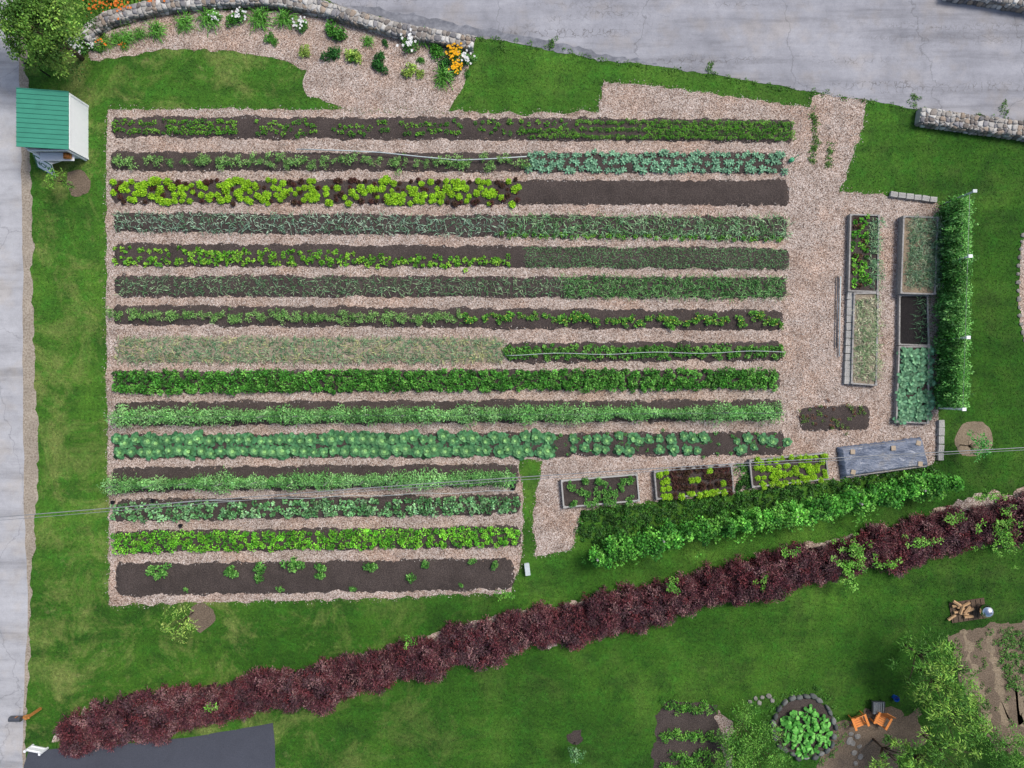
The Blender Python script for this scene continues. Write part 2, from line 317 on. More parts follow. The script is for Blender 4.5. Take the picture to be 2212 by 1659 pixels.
def line(b,x0,x1,fs,sp,jx=2,jy=2):
    out=[]
    for k,f in enumerate(fs):
        x=np.arange(x0+(k%2)*sp/2,x1,sp)+0.; x=x+R.normal(size=len(x))*jx
        out.append(np.stack([x,yrow(b,x,f)+R.normal(size=len(x))*jy],1))
    return np.concatenate(out)
def stuff(lm,name,label,cat): return tag(new(name,lm.mesh(name)),label,cat,kind='stuff')
def w3(p,z=.09): a=PW(p); a[:,2]=z; return a
def blades(lm,p,n,L,W,cl,el=(.3,1.1),droop=.35,var=.28,z=.08,sp=.02):
    c=w3(p,z); ix=np.repeat(np.arange(len(c)),n); k=len(ix); th=R.uniform(0,6.283,k); e=R.uniform(*el,k)
    d=np.stack([np.cos(th)*np.cos(e),np.sin(th)*np.cos(e),np.sin(e)],1)
    cl=np.broadcast_to(cl,(len(c),3))[ix]*(1+R.normal(size=(k,1))*var).clip(.4,1.8)
    q=c[ix]+R.normal(size=(k,3))*[sp,sp,0]; lr=L*R.uniform(.6,1.25,k)
    lm.quad(q,d,lr*.62,W,cl,0,.2,.7); d2=d.copy(); d2[:,2]-=R.uniform(.4,1.2,k); d2=nrm(d2+R.normal(size=d.shape)*.15)
    lm.quad(q+d*(lr*.5)[:,None],d2,lr*.6,W*.9,cl*1.05,droop,.2,.3)
def mx(n,*cs):
    cs=np.array(cs); return cs[R.integers(0,len(cs),n)]
def lown(x,sp,am=1.):
    g=np.arange(200,2200,sp); return np.interp(x,g,R.normal(size=len(g))*am)
# row 1
lm=LM()
p=np.concatenate([line(1,248,345,(.35,.68),9),line(1,358,512,(.3,.55,.75),8),line(1,555,690,(.4,.7),10,3,4),line(1,725,800,(.5,.75),12),line(1,820,842,(.3,.6),8),line(1,870,1002,(.35,.7),10,3,3),line(1,1030,1250,(.3,.6),13,4,4)])
k=R.uniform(.6,1.3,len(p)); lm.domes(w3(p),.13*k,.13*k,.16,22,.11,.055,mx(len(p),C(88,146,40),C(68,122,38),C(116,170,56)),up=.5)
p=np.concatenate([line(1,1130,1250,(.6,.8),8),line(1,1250,1712,(.22,.52,.82),6.5,2,1.5),line(1,1400,1712,(.37,.67),8,2,1.5)])
lm.domes(w3(p),.13,.1,.2,32,.1,.028,mx(len(p),C(88,150,42),C(70,126,38),C(110,166,56)),up=.6)
stuff(lm,'carrot_and_beet_plants','feathery green carrot and beet tops in soil','vegetables')
# row 4, 6 onions
lm=LM(); p=line(4,250,1100,(.2,.5,.8),10,3,2); blades(lm,p,5,.36,.034,mx(len(p),C(130,164,138),C(100,140,104),C(162,188,160)))
p=line(4,1100,1700,(.15,.4,.65,.85),9,3,2); blades(lm,p,6,.4,.034,mx(len(p),C(118,162,116),C(88,134,78),C(152,184,138)))
stuff(lm,'onion_plants','blue-green onion tops flopping in several lines','vegetables')
lm=LM(); p=line(4,1090,1700,(.93,),13,4,2); lm.domes(w3(p),.13,.13,.12,26,.1,.06,mx(len(p),C(106,164,50),C(80,138,44))); stuff(lm,'seedling_plants','small bright green seedlings at a bed edge','vegetables')
lm=LM(); p=line(6,255,1240,(.25,.5,.75),9,3,2); blades(lm,p,5,.32,.03,mx(len(p),C(110,146,108),C(84,124,80),C(138,166,124)))
p=line(6,1220,1695,(.14,.38,.62,.86),7.5,3,2); blades(lm,p,8,.36,.034,mx(len(p),C(88,140,74),C(66,116,56),C(116,160,98)))
stuff(lm,'leek_plants','fine dark green leek tops in several lines','vegetables')
# row 5
lm=LM(); p=np.concatenate([line(5,250,350,(.7,.85,.3),13,4,3),line(5,350,500,(.4,.75),11,5,5),line(5,420,780,(.6,.8,.4),12,5,3),line(5,780,1105,(.6,.82),11,4,4)])
k=R.uniform(.5,1.25,len(p)); lm.domes(w3(p),.14*k,.14*k,.14,18,.13,.085,mx(len(p),C(106,164,46),C(86,144,42),C(136,186,62)),up=.4)
stuff(lm,'young_greens','young bright leafy greens scattered along a bed','vegetables')
lm=LM(); p=line(5,1135,1700,(.12,.28,.44,.6,.76,.9),5,1,.7); blades(lm,p,5,.17,.024,mx(len(p),C(110,154,102),C(86,126,78)),el=(.3,1.2))
stuff(lm,'onion_seedlings','fine onion seedlings in close straight lines','vegetables')
# row 8
lm=LM()
x=np.arange(258,1085,7.5); p=np.concatenate([np.stack([x+R.normal(size=len(x))*2.5,731+52*f+R.normal(size=len(x))*2],1) for f in (.12,.36,.62,.86)])
blades(lm,p,7,.38,.036,mx(len(p),C(122,150,108),C(94,132,92),C(164,168,116),C(142,158,122),C(108,142,104)),el=(.15,.8))
stuff(lm,'garlic_plants','yellowing garlic plants standing in straw mulch','vegetables')
lm=LM(); p=line(8,1092,1690,(.5,.68,.35),9,4,3); k=R.uniform(.5,1.2,len(p)); lm.domes(w3(p),.17*k,.15*k,.2,28,.12,.07,mx(len(p),C(88,146,58),C(70,126,46),C(114,166,74)),up=.5)
stuff(lm,'bush_squash_plants','low green squash plants along a dark bed','vegetables')
def bushrow(b,x0,x1,fs,sp,r,h,n,L,W,cls,name,label,gap=.05):
    lm=LM(); p=line(b,x0,x1,fs,sp,3,2.5); p=p[R.uniform(size=len(p))>gap]; k=(R.uniform(.6,1.25,len(p))*(1+lown(p[:,0],25,.14))).clip(.45,1.5)
    sh=(1+R.normal(size=(len(p),1))*.2).clip(.6,1.5)
    lm.domes(w3(p),r*k,r*k,h*k,n,L,W,mx(len(p),*cls)*sh,up=.5,var=.32); stuff(lm,name,label,'vegetables')
bushrow(9,252,1682,(.16,.42,.66,.86),9,.19,.36,42,.12,.075,(C(76,138,50),C(60,116,40),C(102,162,68)),'bush_bean_plants','dense green bush bean plants filling a long bed')
bushrow(13,250,1122,(.28,.54,.8),9.5,.165,.26,26,.13,.095,(C(110,162,104),C(86,136,82),C(138,184,130)),'bean_plants','grey-green bean plants in a dense row',.1)
bushrow(14,250,1122,(.22,.5,.78),9.5,.2,.34,44,.1,.065,(C(106,178,46),C(80,148,40),C(132,198,64)),'celery_plants','bright green bushy celery plants in a row',.04)
# pea trellises
def peas(b,x0,x1,f,lab):
    e=empty('pea_trellis',P((x0+x1)/2,yrow(b,(x0+x1)/2,f))); tag(e,lab,'pea trellis')
    inv=-e.location; lm=LM(); x=np.arange(x0,x1,5.5); n=len(x); y=yrow(b,x,f)+R.normal(size=n)*2.5
    wv=(1+lown(x,24,.26)).clip(.5,1.6)
    c=w3(np.stack([x,y],1),.1)
    cl=mx(n,C(122,178,100),C(94,152,76),C(146,196,122))*(1+lown(x,14,.16)[:,None])
    lm.domes(c,.3,.42*wv,1.15*wv.clip(.75,1.2),76,.13,.045,cl,fill=.25,up=.6,rnd=.8,var=.34)
    lm.domes(c[::2],.36,.54*wv[::2],.85,36,.17,.03,cl[::2]*1.15,fill=.7,up=.2,rnd=.8)
    o=new('foliage',lm.mesh('pea_foliage'),e); o.location=inv; o["kind"]="stuff"
    for xx in np.arange(x0+20,x1,75):
        bm=bmesh.new(); a=P(xx,yrow(b,xx,f)); tube(bm,[a,a+Vector((0.05,R.uniform(-.1,.1),1.65))],.018,6)
        o=bmobj('post',bm,M['wood'],e); o.location=inv
    bm=bmesh.new()
    for zz in (.8,1.45): tube(bm,[P(x0,yrow(b,x0,f))+Vector((0,0,zz)),P(x1,yrow(b,x1,f))+Vector((0,0,zz))],.006,4)
    o=bmobj('wire',bm,M['grey'],e); o.location=inv
peas(10,256,1680,.6,'long pea vines climbing a post and wire trellis'); peas(12,244,1110,.62,'shorter pea trellis with tangled light green vines')
# ---------------- individual plants
def inst(name,meshes,pts,label,cat,group,z=.085,s=(.85,1.15)):
    for i,q in enumerate(pts):
        o=new(name,meshes[int(R.integers(len(meshes)))]); a=P(q[0],q[1]); a.z=z
        o.location=a; sc=R.uniform(*s)*(q[2] if len(q)>2 else 1); o.scale=(sc,sc,sc*R.uniform(.9,1.1)); o.rotation_euler=(0,0,R.uniform(0,6.28))
        tag(o,label,cat,group)
def rosette(name,ringsp,W,cl,inner,droop,rib=1.3,var=.15):
    lm=LM()
    for (n,r0,L,el,w,ci) in ringsp:
        th=np.linspace(0,6.283,n,endpoint=False)+R.uniform(0,6)+R.normal(size=n)*.15; e=el+R.normal(size=n)*.12
        d=np.stack([np.cos(th)*np.cos(e),np.sin(th)*np.cos(e),np.sin(e)],1); p=d*[1,1,0]*r0; p[:,2]=.02+.03*(ci)
        c=(np.array(cl)*(1-ci)+np.array(inner)*ci)*(1+R.normal(size=(n,1))*var)
        lm.broad(p,d,L*R.uniform(.85,1.15,n),w,c,droop*(1-ci*.6),.15,rib)
    return lm
cab=[]
for i in range(5):
    lm=rosette('c',[(8,.03,.38,.2,.27,0),(7,.02,.3,.5,.23,.25),(6,.02,.22,.8,.2,.55)],.2,C(64,114,74),C(118,166,104),.3,1.35,.26)
    n=12;th=R.uniform(0,6.283,n); d=np.stack([np.cos(th)*.75,np.sin(th)*.75,np.full(n,.35)],1); lm.broad(np.stack([-np.cos(th)*.08,-np.sin(th)*.08,np.full(n,.16)],1),d,.17,.16,C(138,184,112)*(1+R.normal(size=(n,1))*.15),.9,-.25,1.2)
    cab.append(lm.mesh('cabbage'))
pts=[]
for f,x0,x1,sp in ((.26,255,1190,22.),(.73,262,1195,22.),(.3,1240,1390,24),(.7,1238,1360,24),(.26,1402,1535,24),(.72,1425,1530,28),(.35,1590,1695,26),(.7,1600,1650,26)):
    x=np.arange(x0,x1,sp); pts+= [(a+R.normal()*2.5,yrow(11,a,f)+R.normal()*2.5,R.uniform(.85,1.2) if x1<1300 else R.uniform(.55,.95)) for a in x]
inst('cabbage',cab,pts,'large blue-green cabbage with open outer leaves','cabbage','cabbages in the long bed',s=(.9,1.12))
lm=LM(); p=line(11,1200,1690,(.4,.75,.15),26,10,5); lm.domes(w3(p),.1,.1,.08,14,.1,.06,C(84,140,70)); stuff(lm,'small_seedlings','small green seedlings between cabbages','seedlings')
let=[];red=[]
for i in range(5):
    lm=rosette('l',[(9,.02,.22,.25,.13,0),(8,.01,.17,.6,.11,.5),(6,0,.12,1.,.1,1)],.15,C(118,168,32),C(162,200,54),.3,1.15,.25)
    lm.domes([[0,0,.06]],.22,.22,.16,70,.09,.06,C(146,190,42),var=.35,rnd=.8); let.append(lm.mesh('lettuce'))
    lm=rosette('l',[(9,.02,.2,.25,.11,0),(8,.01,.15,.6,.1,.5),(6,0,.1,1.,.08,1)],.15,C(76,46,42),C(78,66,42),.3,1.1,.3)
    lm.domes([[0,0,.06]],.19,.19,.12,60,.07,.045,mx(1,C(82,46,42),C(70,52,40))[0],var=.45,rnd=.8); red.append(lm.mesh('red_lettuce'))
gl=[];rl=[]; xs=np.arange(247,1125,14.); swa=[lown(xs,20,1.) for _ in range(4)]; sw0=lown(xs,40,1.)
for r_,f in enumerate((.12,.38,.62,.88)):
    for i,x in enumerate(xs):
        x_=x+R.normal()*3.5+(r_%2)*7; q=(x_,yrow(3,x_,f)+R.normal()*3)
        v=swa[r_][i]*.6+sw0[i]*.35+R.normal()*.5+(.62 if x<900 else .3)-(.4 if r_ in(0,3) else -.1)
        if R.uniform()<.05: continue
        (gl if v>0 else rl).append(q+((R.uniform(.7,1.12),) if v>0 else (R.uniform(.6,.95),)))
inst('lettuce',let,gl,'bright yellow-green leaf lettuce head in soil','lettuce','green lettuces in the bed',s=(.8,1.1))
inst('red_lettuce',red,rl,'dark burgundy leaf lettuce head in soil','lettuce','red lettuces in the bed',s=(.8,1.1))
kal=[]
for i in range(5): kal.append(rosette('k',[(7,.02,.2,.35,.09,0),(6,.01,.15,.8,.07,.4)],.1,C(94,138,108),C(138,174,142),.3,1.3,.3).mesh('kale_plant'))
pts=[(q[0],q[1],R.uniform(.75,1.15)) for q in line(2,1142,1690,(.14,.48,.84),14,3,2.5)]
inst('kale_plant',kal,pts,'small grey-blue kale plant with spreading leaves','kale','kale plants in the bed')
tom=[]
for i in range(6):
    lm=LM(); c=R.normal(size=(9,3))*[.18,.13,.04]; c[:,2]=abs(c[:,2])+.1
    lm.domes(c,.15,.15,.22,19,.12,.034,mx(9,C(118,166,84),C(88,140,62),C(144,186,106)),var=.28,up=.5,rnd=.7); tom.append(lm.mesh('tomato_plant'))
x=np.concatenate([np.arange(250,440,26),np.arange(440,1130,20)])
inst('tomato_plant',tom,[(a+R.normal()*5,yrow(2,a,.5)+R.normal()*3) for a in x],'airy light green tomato plant along soil bed','tomato plant','tomato plants in beds',s=(.65,1.1))
x=np.concatenate([np.arange(252,700,17),np.arange(700,1000,16)])
inst('tomato_plant',tom,[(a+R.normal()*3,yrow(7,a,.52)+R.normal()*2.5) for a in x],'bushy green tomato plant along soil bed','tomato plant','tomato plants in beds',s=(.7,1.))
sq=[]
for i in range(4):
    lm=LM(); c=R.normal(size=(6,3))*[.12,.12,.02]; c[:,2]=.1
    lm.domes(c,.13,.13,.16,20,.11,.07,mx(6,C(98,156,56),C(74,132,46),C(124,174,72)),var=.28,up=.5)
    lm.domes([[0,0,.2]],.2,.2,.1,4,.07,.06,C(200,192,84)); sq.append(lm.mesh('pepper_plant'))
x=np.arange(1000,1690,16); inst('pepper_plant',sq,[(a+R.normal()*4,yrow(7,a,.5)+R.normal()*5) for a in x],'green pepper plant with small yellow blossoms','pepper plant','pepper plants in the bed',s=(.6,1.15))
pot=[]
for i in range(4):
    lm=LM(); c=R.normal(size=(7,3))*[.16,.14,.02]; c[:,2]=.08
    lm.domes(c,.17,.17,.26,30,.12,.07,mx(7,C(90,150,64),C(70,126,50),C(116,170,82)),var=.3,up=.5); pot.append(lm.mesh('potato_plant'))
inst('potato_plant',pot,[(338,1232),(355,1234),(498,1228),(506,1234),(565,1226),(563,1247,.9),(638,1214,1.2),(696,1222),(694,1240,.8),(803,1220,1.1),(920,1218,.8),(890,1246,.8),(1020,1213,.8),(1067,1218,.75),(403,1275,.4),(608,1270,.6),(768,1271,.45),(760,1270,.4),(997,1262,.4)],'leafy green potato plant on bare dark soil','potato plant','potato plants in the bottom bed')
lm=LM(); p=np.array([(1745,898),(1770,884),(1800,925),(1835,884),(1855,886),(1862,885),(1740,915),(1822,922),(1790,890),(1760,905),(1840,900),(1808,905),(1735,900)]); p=np.concatenate([p+R.normal(size=p.shape)*8 for _ in range(5)]); lm.domes(w3(p),.09,.09,.08,14,.08,.05,mx(len(p),C(120,86,70),C(98,124,60),C(90,120,60))); stuff(lm,'small_seedlings','sparse reddish seedlings in the short bed','seedlings')
for b in (2,7):
    for x in (R.uniform(260,1000,9)):
        bm=bmesh.new(); a=P(x,yrow(b,x,.5)); th=R.uniform(-.7,.7); tube(bm,[a,a+Vector((math.cos(th)*.7,math.sin(th)*.7,.5))],.014,5)
        tag(bmobj('bamboo_stake',bm,M['tan']),'thin bamboo stake leaning among tomato plants','garden stake','bamboo stakes among tomatoes')
# ---------------- raised framed beds
def raised(c,label,h=.3,soil='soil',mat='wood',th=.08):
    e=empty('raised_bed'); tag(e,label,'raised bed'); w=[P(x,y,h) for x,y in c]; ctr=sum(w,Vector())/4; ctr.z=0; e.location=ctr
    bm=bmesh.new()
    for i in range(4):
        a=w[i];b=w[(i+1)%4]; d=b-a; d.z=0; L=d.length-(th if i%2 else -th); m=(a+b)/2; hh=h-(.003 if i%2 else 0); m.z=hh/2
        bbox(bm,m-ctr,(L,th,hh),math.atan2(d.y,d.x))
    for q in w:
        m=(q-ctr)*.985; m.z=(h+.02)/2; bbox(bm,m*1,(th*1.6,th*1.6,h+.02))
    bmobj('frame',bm,M[mat],e)
    bm=bmesh.new(); n=12; vs={}
    for i in range(n+1):
        for j in range(n+1):
            u,v=i/n,j/n; q=(w[0]*(1-u)+w[1]*u)*(1-v)+(w[3]*(1-u)+w[2]*u)*v-ctr; q.z=h-.07+R.normal()*.012; vs[i,j]=bm.verts.new(q)
    for i in range(n):
        for j in range(n): bm.faces.new((vs[i,j],vs[i+1,j],vs[i+1,j+1],vs[i,j+1]))
    bmobj('soil',bm,M[soil],e,True); blk.append(np.array(c,float)); bedq.append(np.array(c,float))
def quadpts(c,nu,nv,j=3,mg=.08):
    c=np.array(c,float); o=[]
    for u in np.linspace(mg,1-mg,nu):
        for v in np.linspace(mg,1-mg,nv):
            o.append((c[0]*(1-u)+c[1]*u)*(1-v)+(c[3]*(1-u)+c[2]*u)*v+R.normal(size=2)*j)
    return np.array(o)
A=[(1838,463),(1899,465),(1896,630),(1834,628)];B=[(1846,633),(1897,633),(1893,832),(1840,828)];Cb=[(1953,467),(2026,470),(2020,635),(1947,633)]
D=[(1944,638),(2004,638),(2007,746),(1943,744)];E=[(1943,749),(2007,749),(2005,914),(1937,911)]
F_=[(1213,1039),(1376,1025),(1381,1081),(1218,1096)];G=[(1414,1019),(1580,1004),(1585,1061),(1419,1078)];H_=[(1620,995),(1784,979),(1790,1034),(1626,1052)]
raised(A,'grey timber raised bed with chard and onions'); raised(B,'timber raised bed of drying onions beside blocks',soil='straw'); raised(Cb,'tall grey timber raised bed of thin onion tops',.5,soil='soil3')
raised(D,'dark soil raised bed nearly empty, black edge',.25,soil='soildk'); raised(E,'timber raised bed full of broad blue-green leaves')
raised(F_,'white-edged raised bed with small potato plants',mat='conc'); raised(G,'raised bed of mixed red and green lettuce'); raised(H_,'raised bed packed with bright green lettuce')
lm=LM(); p=quadpts(A,5,16); p=p[p[:,0]<1874]; lm.domes(w3(p,.24),.13,.13,.16,22,.13,.08,mx(len(p),C(84,156,42),C(64,112,40),C(112,176,56),C(86,64,46)),up=.5); stuff(lm,'chard_plants','bright green chard leaves in a raised bed','vegetables')
lm=LM(); p=quadpts(A,5,18); p=p[p[:,0]>1872]; blades(lm,p,9,.35,.034,mx(len(p),C(106,150,108),C(136,168,124)),z=.25); stuff(lm,'onion_plants','onion tops in the timber raised bed','vegetables')
for q,hh,nn,cs in ((B,.25,7,(C(164,172,136),C(128,154,108),C(192,190,162),C(112,142,100))),(Cb,.45,10,(C(120,150,118),C(100,136,96),C(152,166,136),C(90,124,90)))):
    lm=LM(); p=quadpts(q,8,21); blades(lm,p,nn,.36,.03,mx(len(p),*cs),z=hh,el=(.1,.8)); stuff(lm,'drying_onion_plants','thin yellowing onion tops in a raised bed','vegetables')
lm=LM(); p=quadpts(D,7,8); p=p[p[:,0]>1974]; blades(lm,p,4,.4,.022,C(84,124,88),z=.2); stuff(lm,'onion_plants','few dark green onion tops at a bed side','vegetables')
bro=[]
for i in range(4): bro.append(rosette('b',[(8,.03,.36,.3,.2,0),(6,.02,.26,.7,.16,.4)],.2,C(88,134,100),C(132,170,130),.3,1.35,.28).mesh('broccoli_plant'))
inst('broccoli_plant',bro,[tuple(q) for q in quadpts(E,4,9,3)],'broad blue-green broccoli plant in raised bed','broccoli','broccoli plants in a raised bed',z=.24,s=(.75,1.1))
inst('potato_plant',pot,[tuple(q)+(.7,) for q in quadpts(F_,8,3,4,.12) if R.uniform()>.25],'small green potato plant inside framed bed','potato plant','potato plants in a raised bed',z=.24)
g1=[];r1=[]
for q in quadpts(G,12,4,2.5,.07):
    (g1 if (q[0]<1448 or (q[1]>1055 and R.uniform()>.4) or R.uniform()>.82) else r1).append(tuple(q)+(.85,))
inst('lettuce',let,g1,'bright green lettuce in mixed raised bed','lettuce','lettuces in raised beds',z=.24); inst('red_lettuce',red,[q[:2]+(1.05,) for q in r1],'dark red lettuce in mixed raised bed','lettuce','lettuces in raised beds',z=.24)
inst('lettuce',let,[tuple(q)+(R.uniform(.65,.95),) for q in quadpts(H_,13,4,3,.07)],'bright green lettuce in crowded raised bed','lettuce','lettuces in raised beds',z=.24)
# tarp covered bed
e=empty('covered_bed'); T=[(1817,969),(1994,948),(2009,1008),(1826,1033)]; tag(e,'raised bed covered by grey plastic tarp','covered bed')
w=[P(x,y,.42) for x,y in T]; ctr=sum(w,Vector())/4; ctr.z=0; e.location=ctr; bm=bmesh.new(); nu,nv=60,22; vs={}
for i in range(nu+1):
    for j in range(nv+1):
        u,v=i/nu,j/nv; q=(w[0]*(1-u)+w[1]*u)*(1-v)+(w[3]*(1-u)+w[2]*u)*v-ctr
        ed=min(u,1-u)*nu, min(v,1-v)*nv; m_=min(ed)
        q.z=.42-.06*math.sin(u*3.14)*math.sin(v*3.14)+.018*math.sin(u*29+v*9)*math.sin(v*7-u*5)+.012*math.sin(u*17-v*13)+R.normal()*.003
        if m_<1: q.z=.05+.05*R.uniform(); q.x*=1.02+.03*R.uniform(); q.y*=1.03+.1*R.uniform()
        vs[i,j]=bm.verts.new(q)
for i in range(nu):
    for j in range(nv): bm.faces.new((vs[i,j],vs[i+1,j],vs[i+1,j+1],vs[i,j+1]))
bmobj('tarpaulin',bm,M['tarp'],e,True)
bm=bmesh.new()
for i in range(4):
    a=w[i]*1-ctr;b=w[(i+1)%4]-ctr;a=a*.95;b=b*.95; m=(a+b)/2; m.z=.15; d=b-a; bbox(bm,m,(d.length-(.1 if i%2 else 0),.05,.3-(.003 if i%2 else 0)),math.atan2(d.y,d.x))
bmobj('frame',bm,M['wood'],e)
for x,y in ((1842,976),(1930,968),(1984,957),(1988,1002),(1843,1020)):
    bm=bmesh.new(); bbox(bm,(0,0,0),(.25,.25,.05),R.uniform(-.3,.3)); o=bmobj('stone_tile',bm,M['tan'],bev=.01); o.location=P(x,y,.44); tag(o,'square tan stone tile weighing down the tarp','stone tile','tiles on the tarp')
# concrete blocks
bm=bmesh.new(); bbox(bm,(0,0,.1),(.3,.4,.2)); bmesh.ops.bevel(bm,geom=bm.edges[:],offset=.01,segments=1,affect='EDGES')
for yy in (-.09,.09):
    for a in (-.055,.055): bbox(bm,(a,yy,.205),(.012,.11,.012))
    for a in (-.05,.05): bbox(bm,(0,yy+a,.205),(.11,.012,.012))
me0=bpy.data.meshes.new('concrete_block'); bmesh.ops.recalc_face_normals(bm,faces=bm.faces[:]); bm.to_mesh(me0); bm.free(); me0.materials.append(M['conc'])
def blocks(pts,rz,lab,grp):
    for x,y in pts:
        o=new('concrete_block',me0); a=P(x,y); o.location=(a.x,a.y,.005); o.rotation_euler=(0,0,rz+R.normal()*.06); o.scale=(R.uniform(.9,1.05),)*3; tag(o,lab,'concrete block',grp)
blocks([(1833-(y-640)*.035,y) for y in np.arange(640,826,16.5)],-.04,'pale concrete block lined up along raised bed','blocks along the raised bed')
blocks([(x,421+(x-1925)*.13) for x in np.arange(1928,2015,17)],1.45,'pale concrete block on wood chips edge','blocks at the path edge')
blocks([(2030-(y-912)*.02,y) for y in (915,932,950,968,986)],0,'grey concrete block along the lawn edge','blocks at the lawn edge')
def pipe(name,pts,r,mat,label,cat,sg=6):
    bm=bmesh.new(); tube(bm,pts,r,sg); tag(bmobj(name,bm,M[mat],None,True),label,cat)
pipe('metal_pipe',[P(1810,597,.12),P(1808,680,.12),P(1807,752,.12)],.035,'grey','long grey metal pipe lying on wood chips','pipe')
pipe('metal_pipe',[P(1816,597,.12),P(1814,680,.12),P(1813,770,.12)],.035,'pipe','long pale metal pipe lying on wood chips','pipe')
pipe('irrigation_pipe',[P(640,322,.3),P(740,325,.32),P(820,329,.35),P(905,338,.3),P(990,346,.33),P(1060,343,.33),P(1138,338,.3)],.03,'pipe','white irrigation pipe resting over young plants','pipe')
pipe('irrigation_hose',[P(x,766-(x-1095)*.011+2*math.sin(x*.03),.3) for x in np.arange(1095,1700,20)],.014,'pipe','thin white hose running over squash plants','hose')
pipe('irrigation_hose',[P(x,1084-(x-400)*.034+1.5*math.sin(x*.04),.35) for x in np.arange(370,1130,20)],.012,'pipe','thin grey hose running between bean rows','hose')
for dy in (0,5):
    pts=[]
    for t in np.linspace(-.35,1.35,60):
        x=t*2212; y=1117-150*t+dy-10*math.sin(min(max(t,0),1)*math.pi)+dy*.4*(1-t)
        pts.append(P(x,y,6.5-.6*math.sin((t+.35)/1.7*math.pi)))
    pipe('power_cable',pts,.02 if dy==0 else .012,'cable','thin overhead utility cable crossing above the garden','cable',5)
# ---------------- trellis of beans on the east side
e=empty('bean_trellis',P(2036,660)); tag(e,'tall bean trellis covered with hanging green vines','bean trellis'); inv=-e.location
lm=LM(); n=190; yy=np.linspace(446,876,n); c=PW(np.stack([2040-(yy-446)*.022+R.normal(size=n)*2,yy],1))
cl=mx(n,C(106,164,80),C(82,142,58),C(132,188,102),C(66,118,48)); wv=R.uniform(.6,1.25,n)
for zz in (.1,.7,1.3): 
    cc=c.copy(); cc[:,2]=zz; cc[:,0]+=R.normal(size=n)*.16; lm.domes(cc,.42*wv,.22,.6,50,.13,.07,cl*(1+R.normal(size=(n,1))*.22).clip(.5,1.6),fill=.2,up=.3,droop=.5,rnd=.7,var=.34)
cc=c[::2].copy(); cc[:,2]=1.75; lm.domes(cc,.38,.3,.5,36,.13,.035,cl[::2]*1.2,fill=.3,rnd=.9,var=.34)
o=new('foliage',lm.mesh('vine_foliage'),e); o.location=inv; o["kind"]="stuff"
for x,y,hh in ((2040,440,2.5),(2036,570,2.3),(2032,735,2.3),(2026,881,2.2)):
    bm=bmesh.new(); a=P(x,y); tube(bm,[a,a+Vector((0,0,hh))],.055,8); bbox(bm,a+Vector((0,0,hh+.04)),(.2,.16,.08)); o=bmobj('post',bm,M['white' if hh!=2.5 else 'pipe'],e); o.location=inv
bm=bmesh.new()
for zz in (1.,1.6,2.15): tube(bm,[P(2040,440)+Vector((0,0,zz)),P(2026,881)+Vector((0,0,zz))],.008,4)
o=bmobj('wire',bm,M['grey'],e); o.location=inv
# vine fence
e=empty('vine_trellis',P(1650,1120)); tag(e,'long fence thickly overgrown with leafy green vines','vine fence'); inv=-e.location
ln=seg([(1282,1192),(1350,1172),(1425,1152),(1500,1136),(1600,1122),(1700,1102),(1850,1072),(1950,1050),(2022,1040)],6); n=len(ln); lm=LM()
c=PW(ln+R.normal(size=ln.shape)*4); cl=mx(n,C(88,156,56),C(64,126,44),C(114,180,72)); wv=1+.3*np.interp(np.arange(n),np.arange(0,n+9,4),R.normal(size=len(np.arange(0,n+9,4))))
wv=wv.clip(.5,1.6)
for zz,k,wf in ((.1,50,.75),(.7,60,.8),(1.2,110,.95)):
    cc=c.copy(); cc[:,2]=zz+R.normal(size=n)*.15; cc[:,:2]+=R.normal(size=(n,2))*.17; lm.domes(cc,.36*wv*wf,.46*wv*wf,.7,k,.14,.11,cl*(1+R.normal(size=(n,1))*.22).clip(.5,1.6),fill=.25,up=.4,rnd=.6,droop=.3,var=.36)
cc=np.repeat(c[::2],2,0).copy(); cc[:,2]=.9; cc[:,1]-=.5; lm.domes(cc+R.normal(size=cc.shape)*[.3,.25,.3],.25,.25,.2,10,.14,.1,C(100,164,62),fill=.1,droop=.4,rnd=.8)
o=new('foliage',lm.mesh('vine_foliage'),e); o.location=inv; o["kind"]="stuff"
for i in range(0,n,22):
    bm=bmesh.new(); a=P(*ln[i]); tube(bm,[a,a+Vector((0,0,1.9))],.05,8); o=bmobj('post',bm,M['wood'],e); o.location=inv
bm=bmesh.new()
for zz in(.7,1.3): tube(bm,[P(*ln[i])+Vector((0,0,zz)) for i in range(0,n,8)],.008,4)
o=bmobj('wire',bm,M['grey'],e); o.location=inv
def randpoly(poly,n):
    poly=np.array(poly,float); lo=poly.min(0);hi=poly.max(0); o=np.zeros((0,2))
    while len(o)<n:
        q=R.uniform(lo,hi,size=(n*2,2)); o=np.concatenate([o,q[inpoly(q,poly)]])
    return o[:n]
gc=[(1250,1100),(1400,1086),(1600,1056),(1640,1056),(1815,1034),(1900,1026),(2014,1006),(2030,1016),(1990,1040),(1700,1094),(1450,1136),(1265,1176),(1245,1150)]
lm=LM(); p=randpoly(gc,520); p=np.concatenate([p,randpoly([(1585,1005),(1618,998),(1624,1056),(1588,1060)],35)]); k=R.uniform(.35,1.2,len(p)); lm.domes(w3(p,.02),.2*k,.2*k,.24*k,30,.1,.065,mx(len(p),C(54,102,36),C(42,80,30),C(74,126,48),C(60,96,44))*(1+R.normal(size=(len(p),1))*.2),up=.4,var=.34); stuff(lm,'ground_cover_plants','low dark green plants filling ground beside vine fence','ground cover')
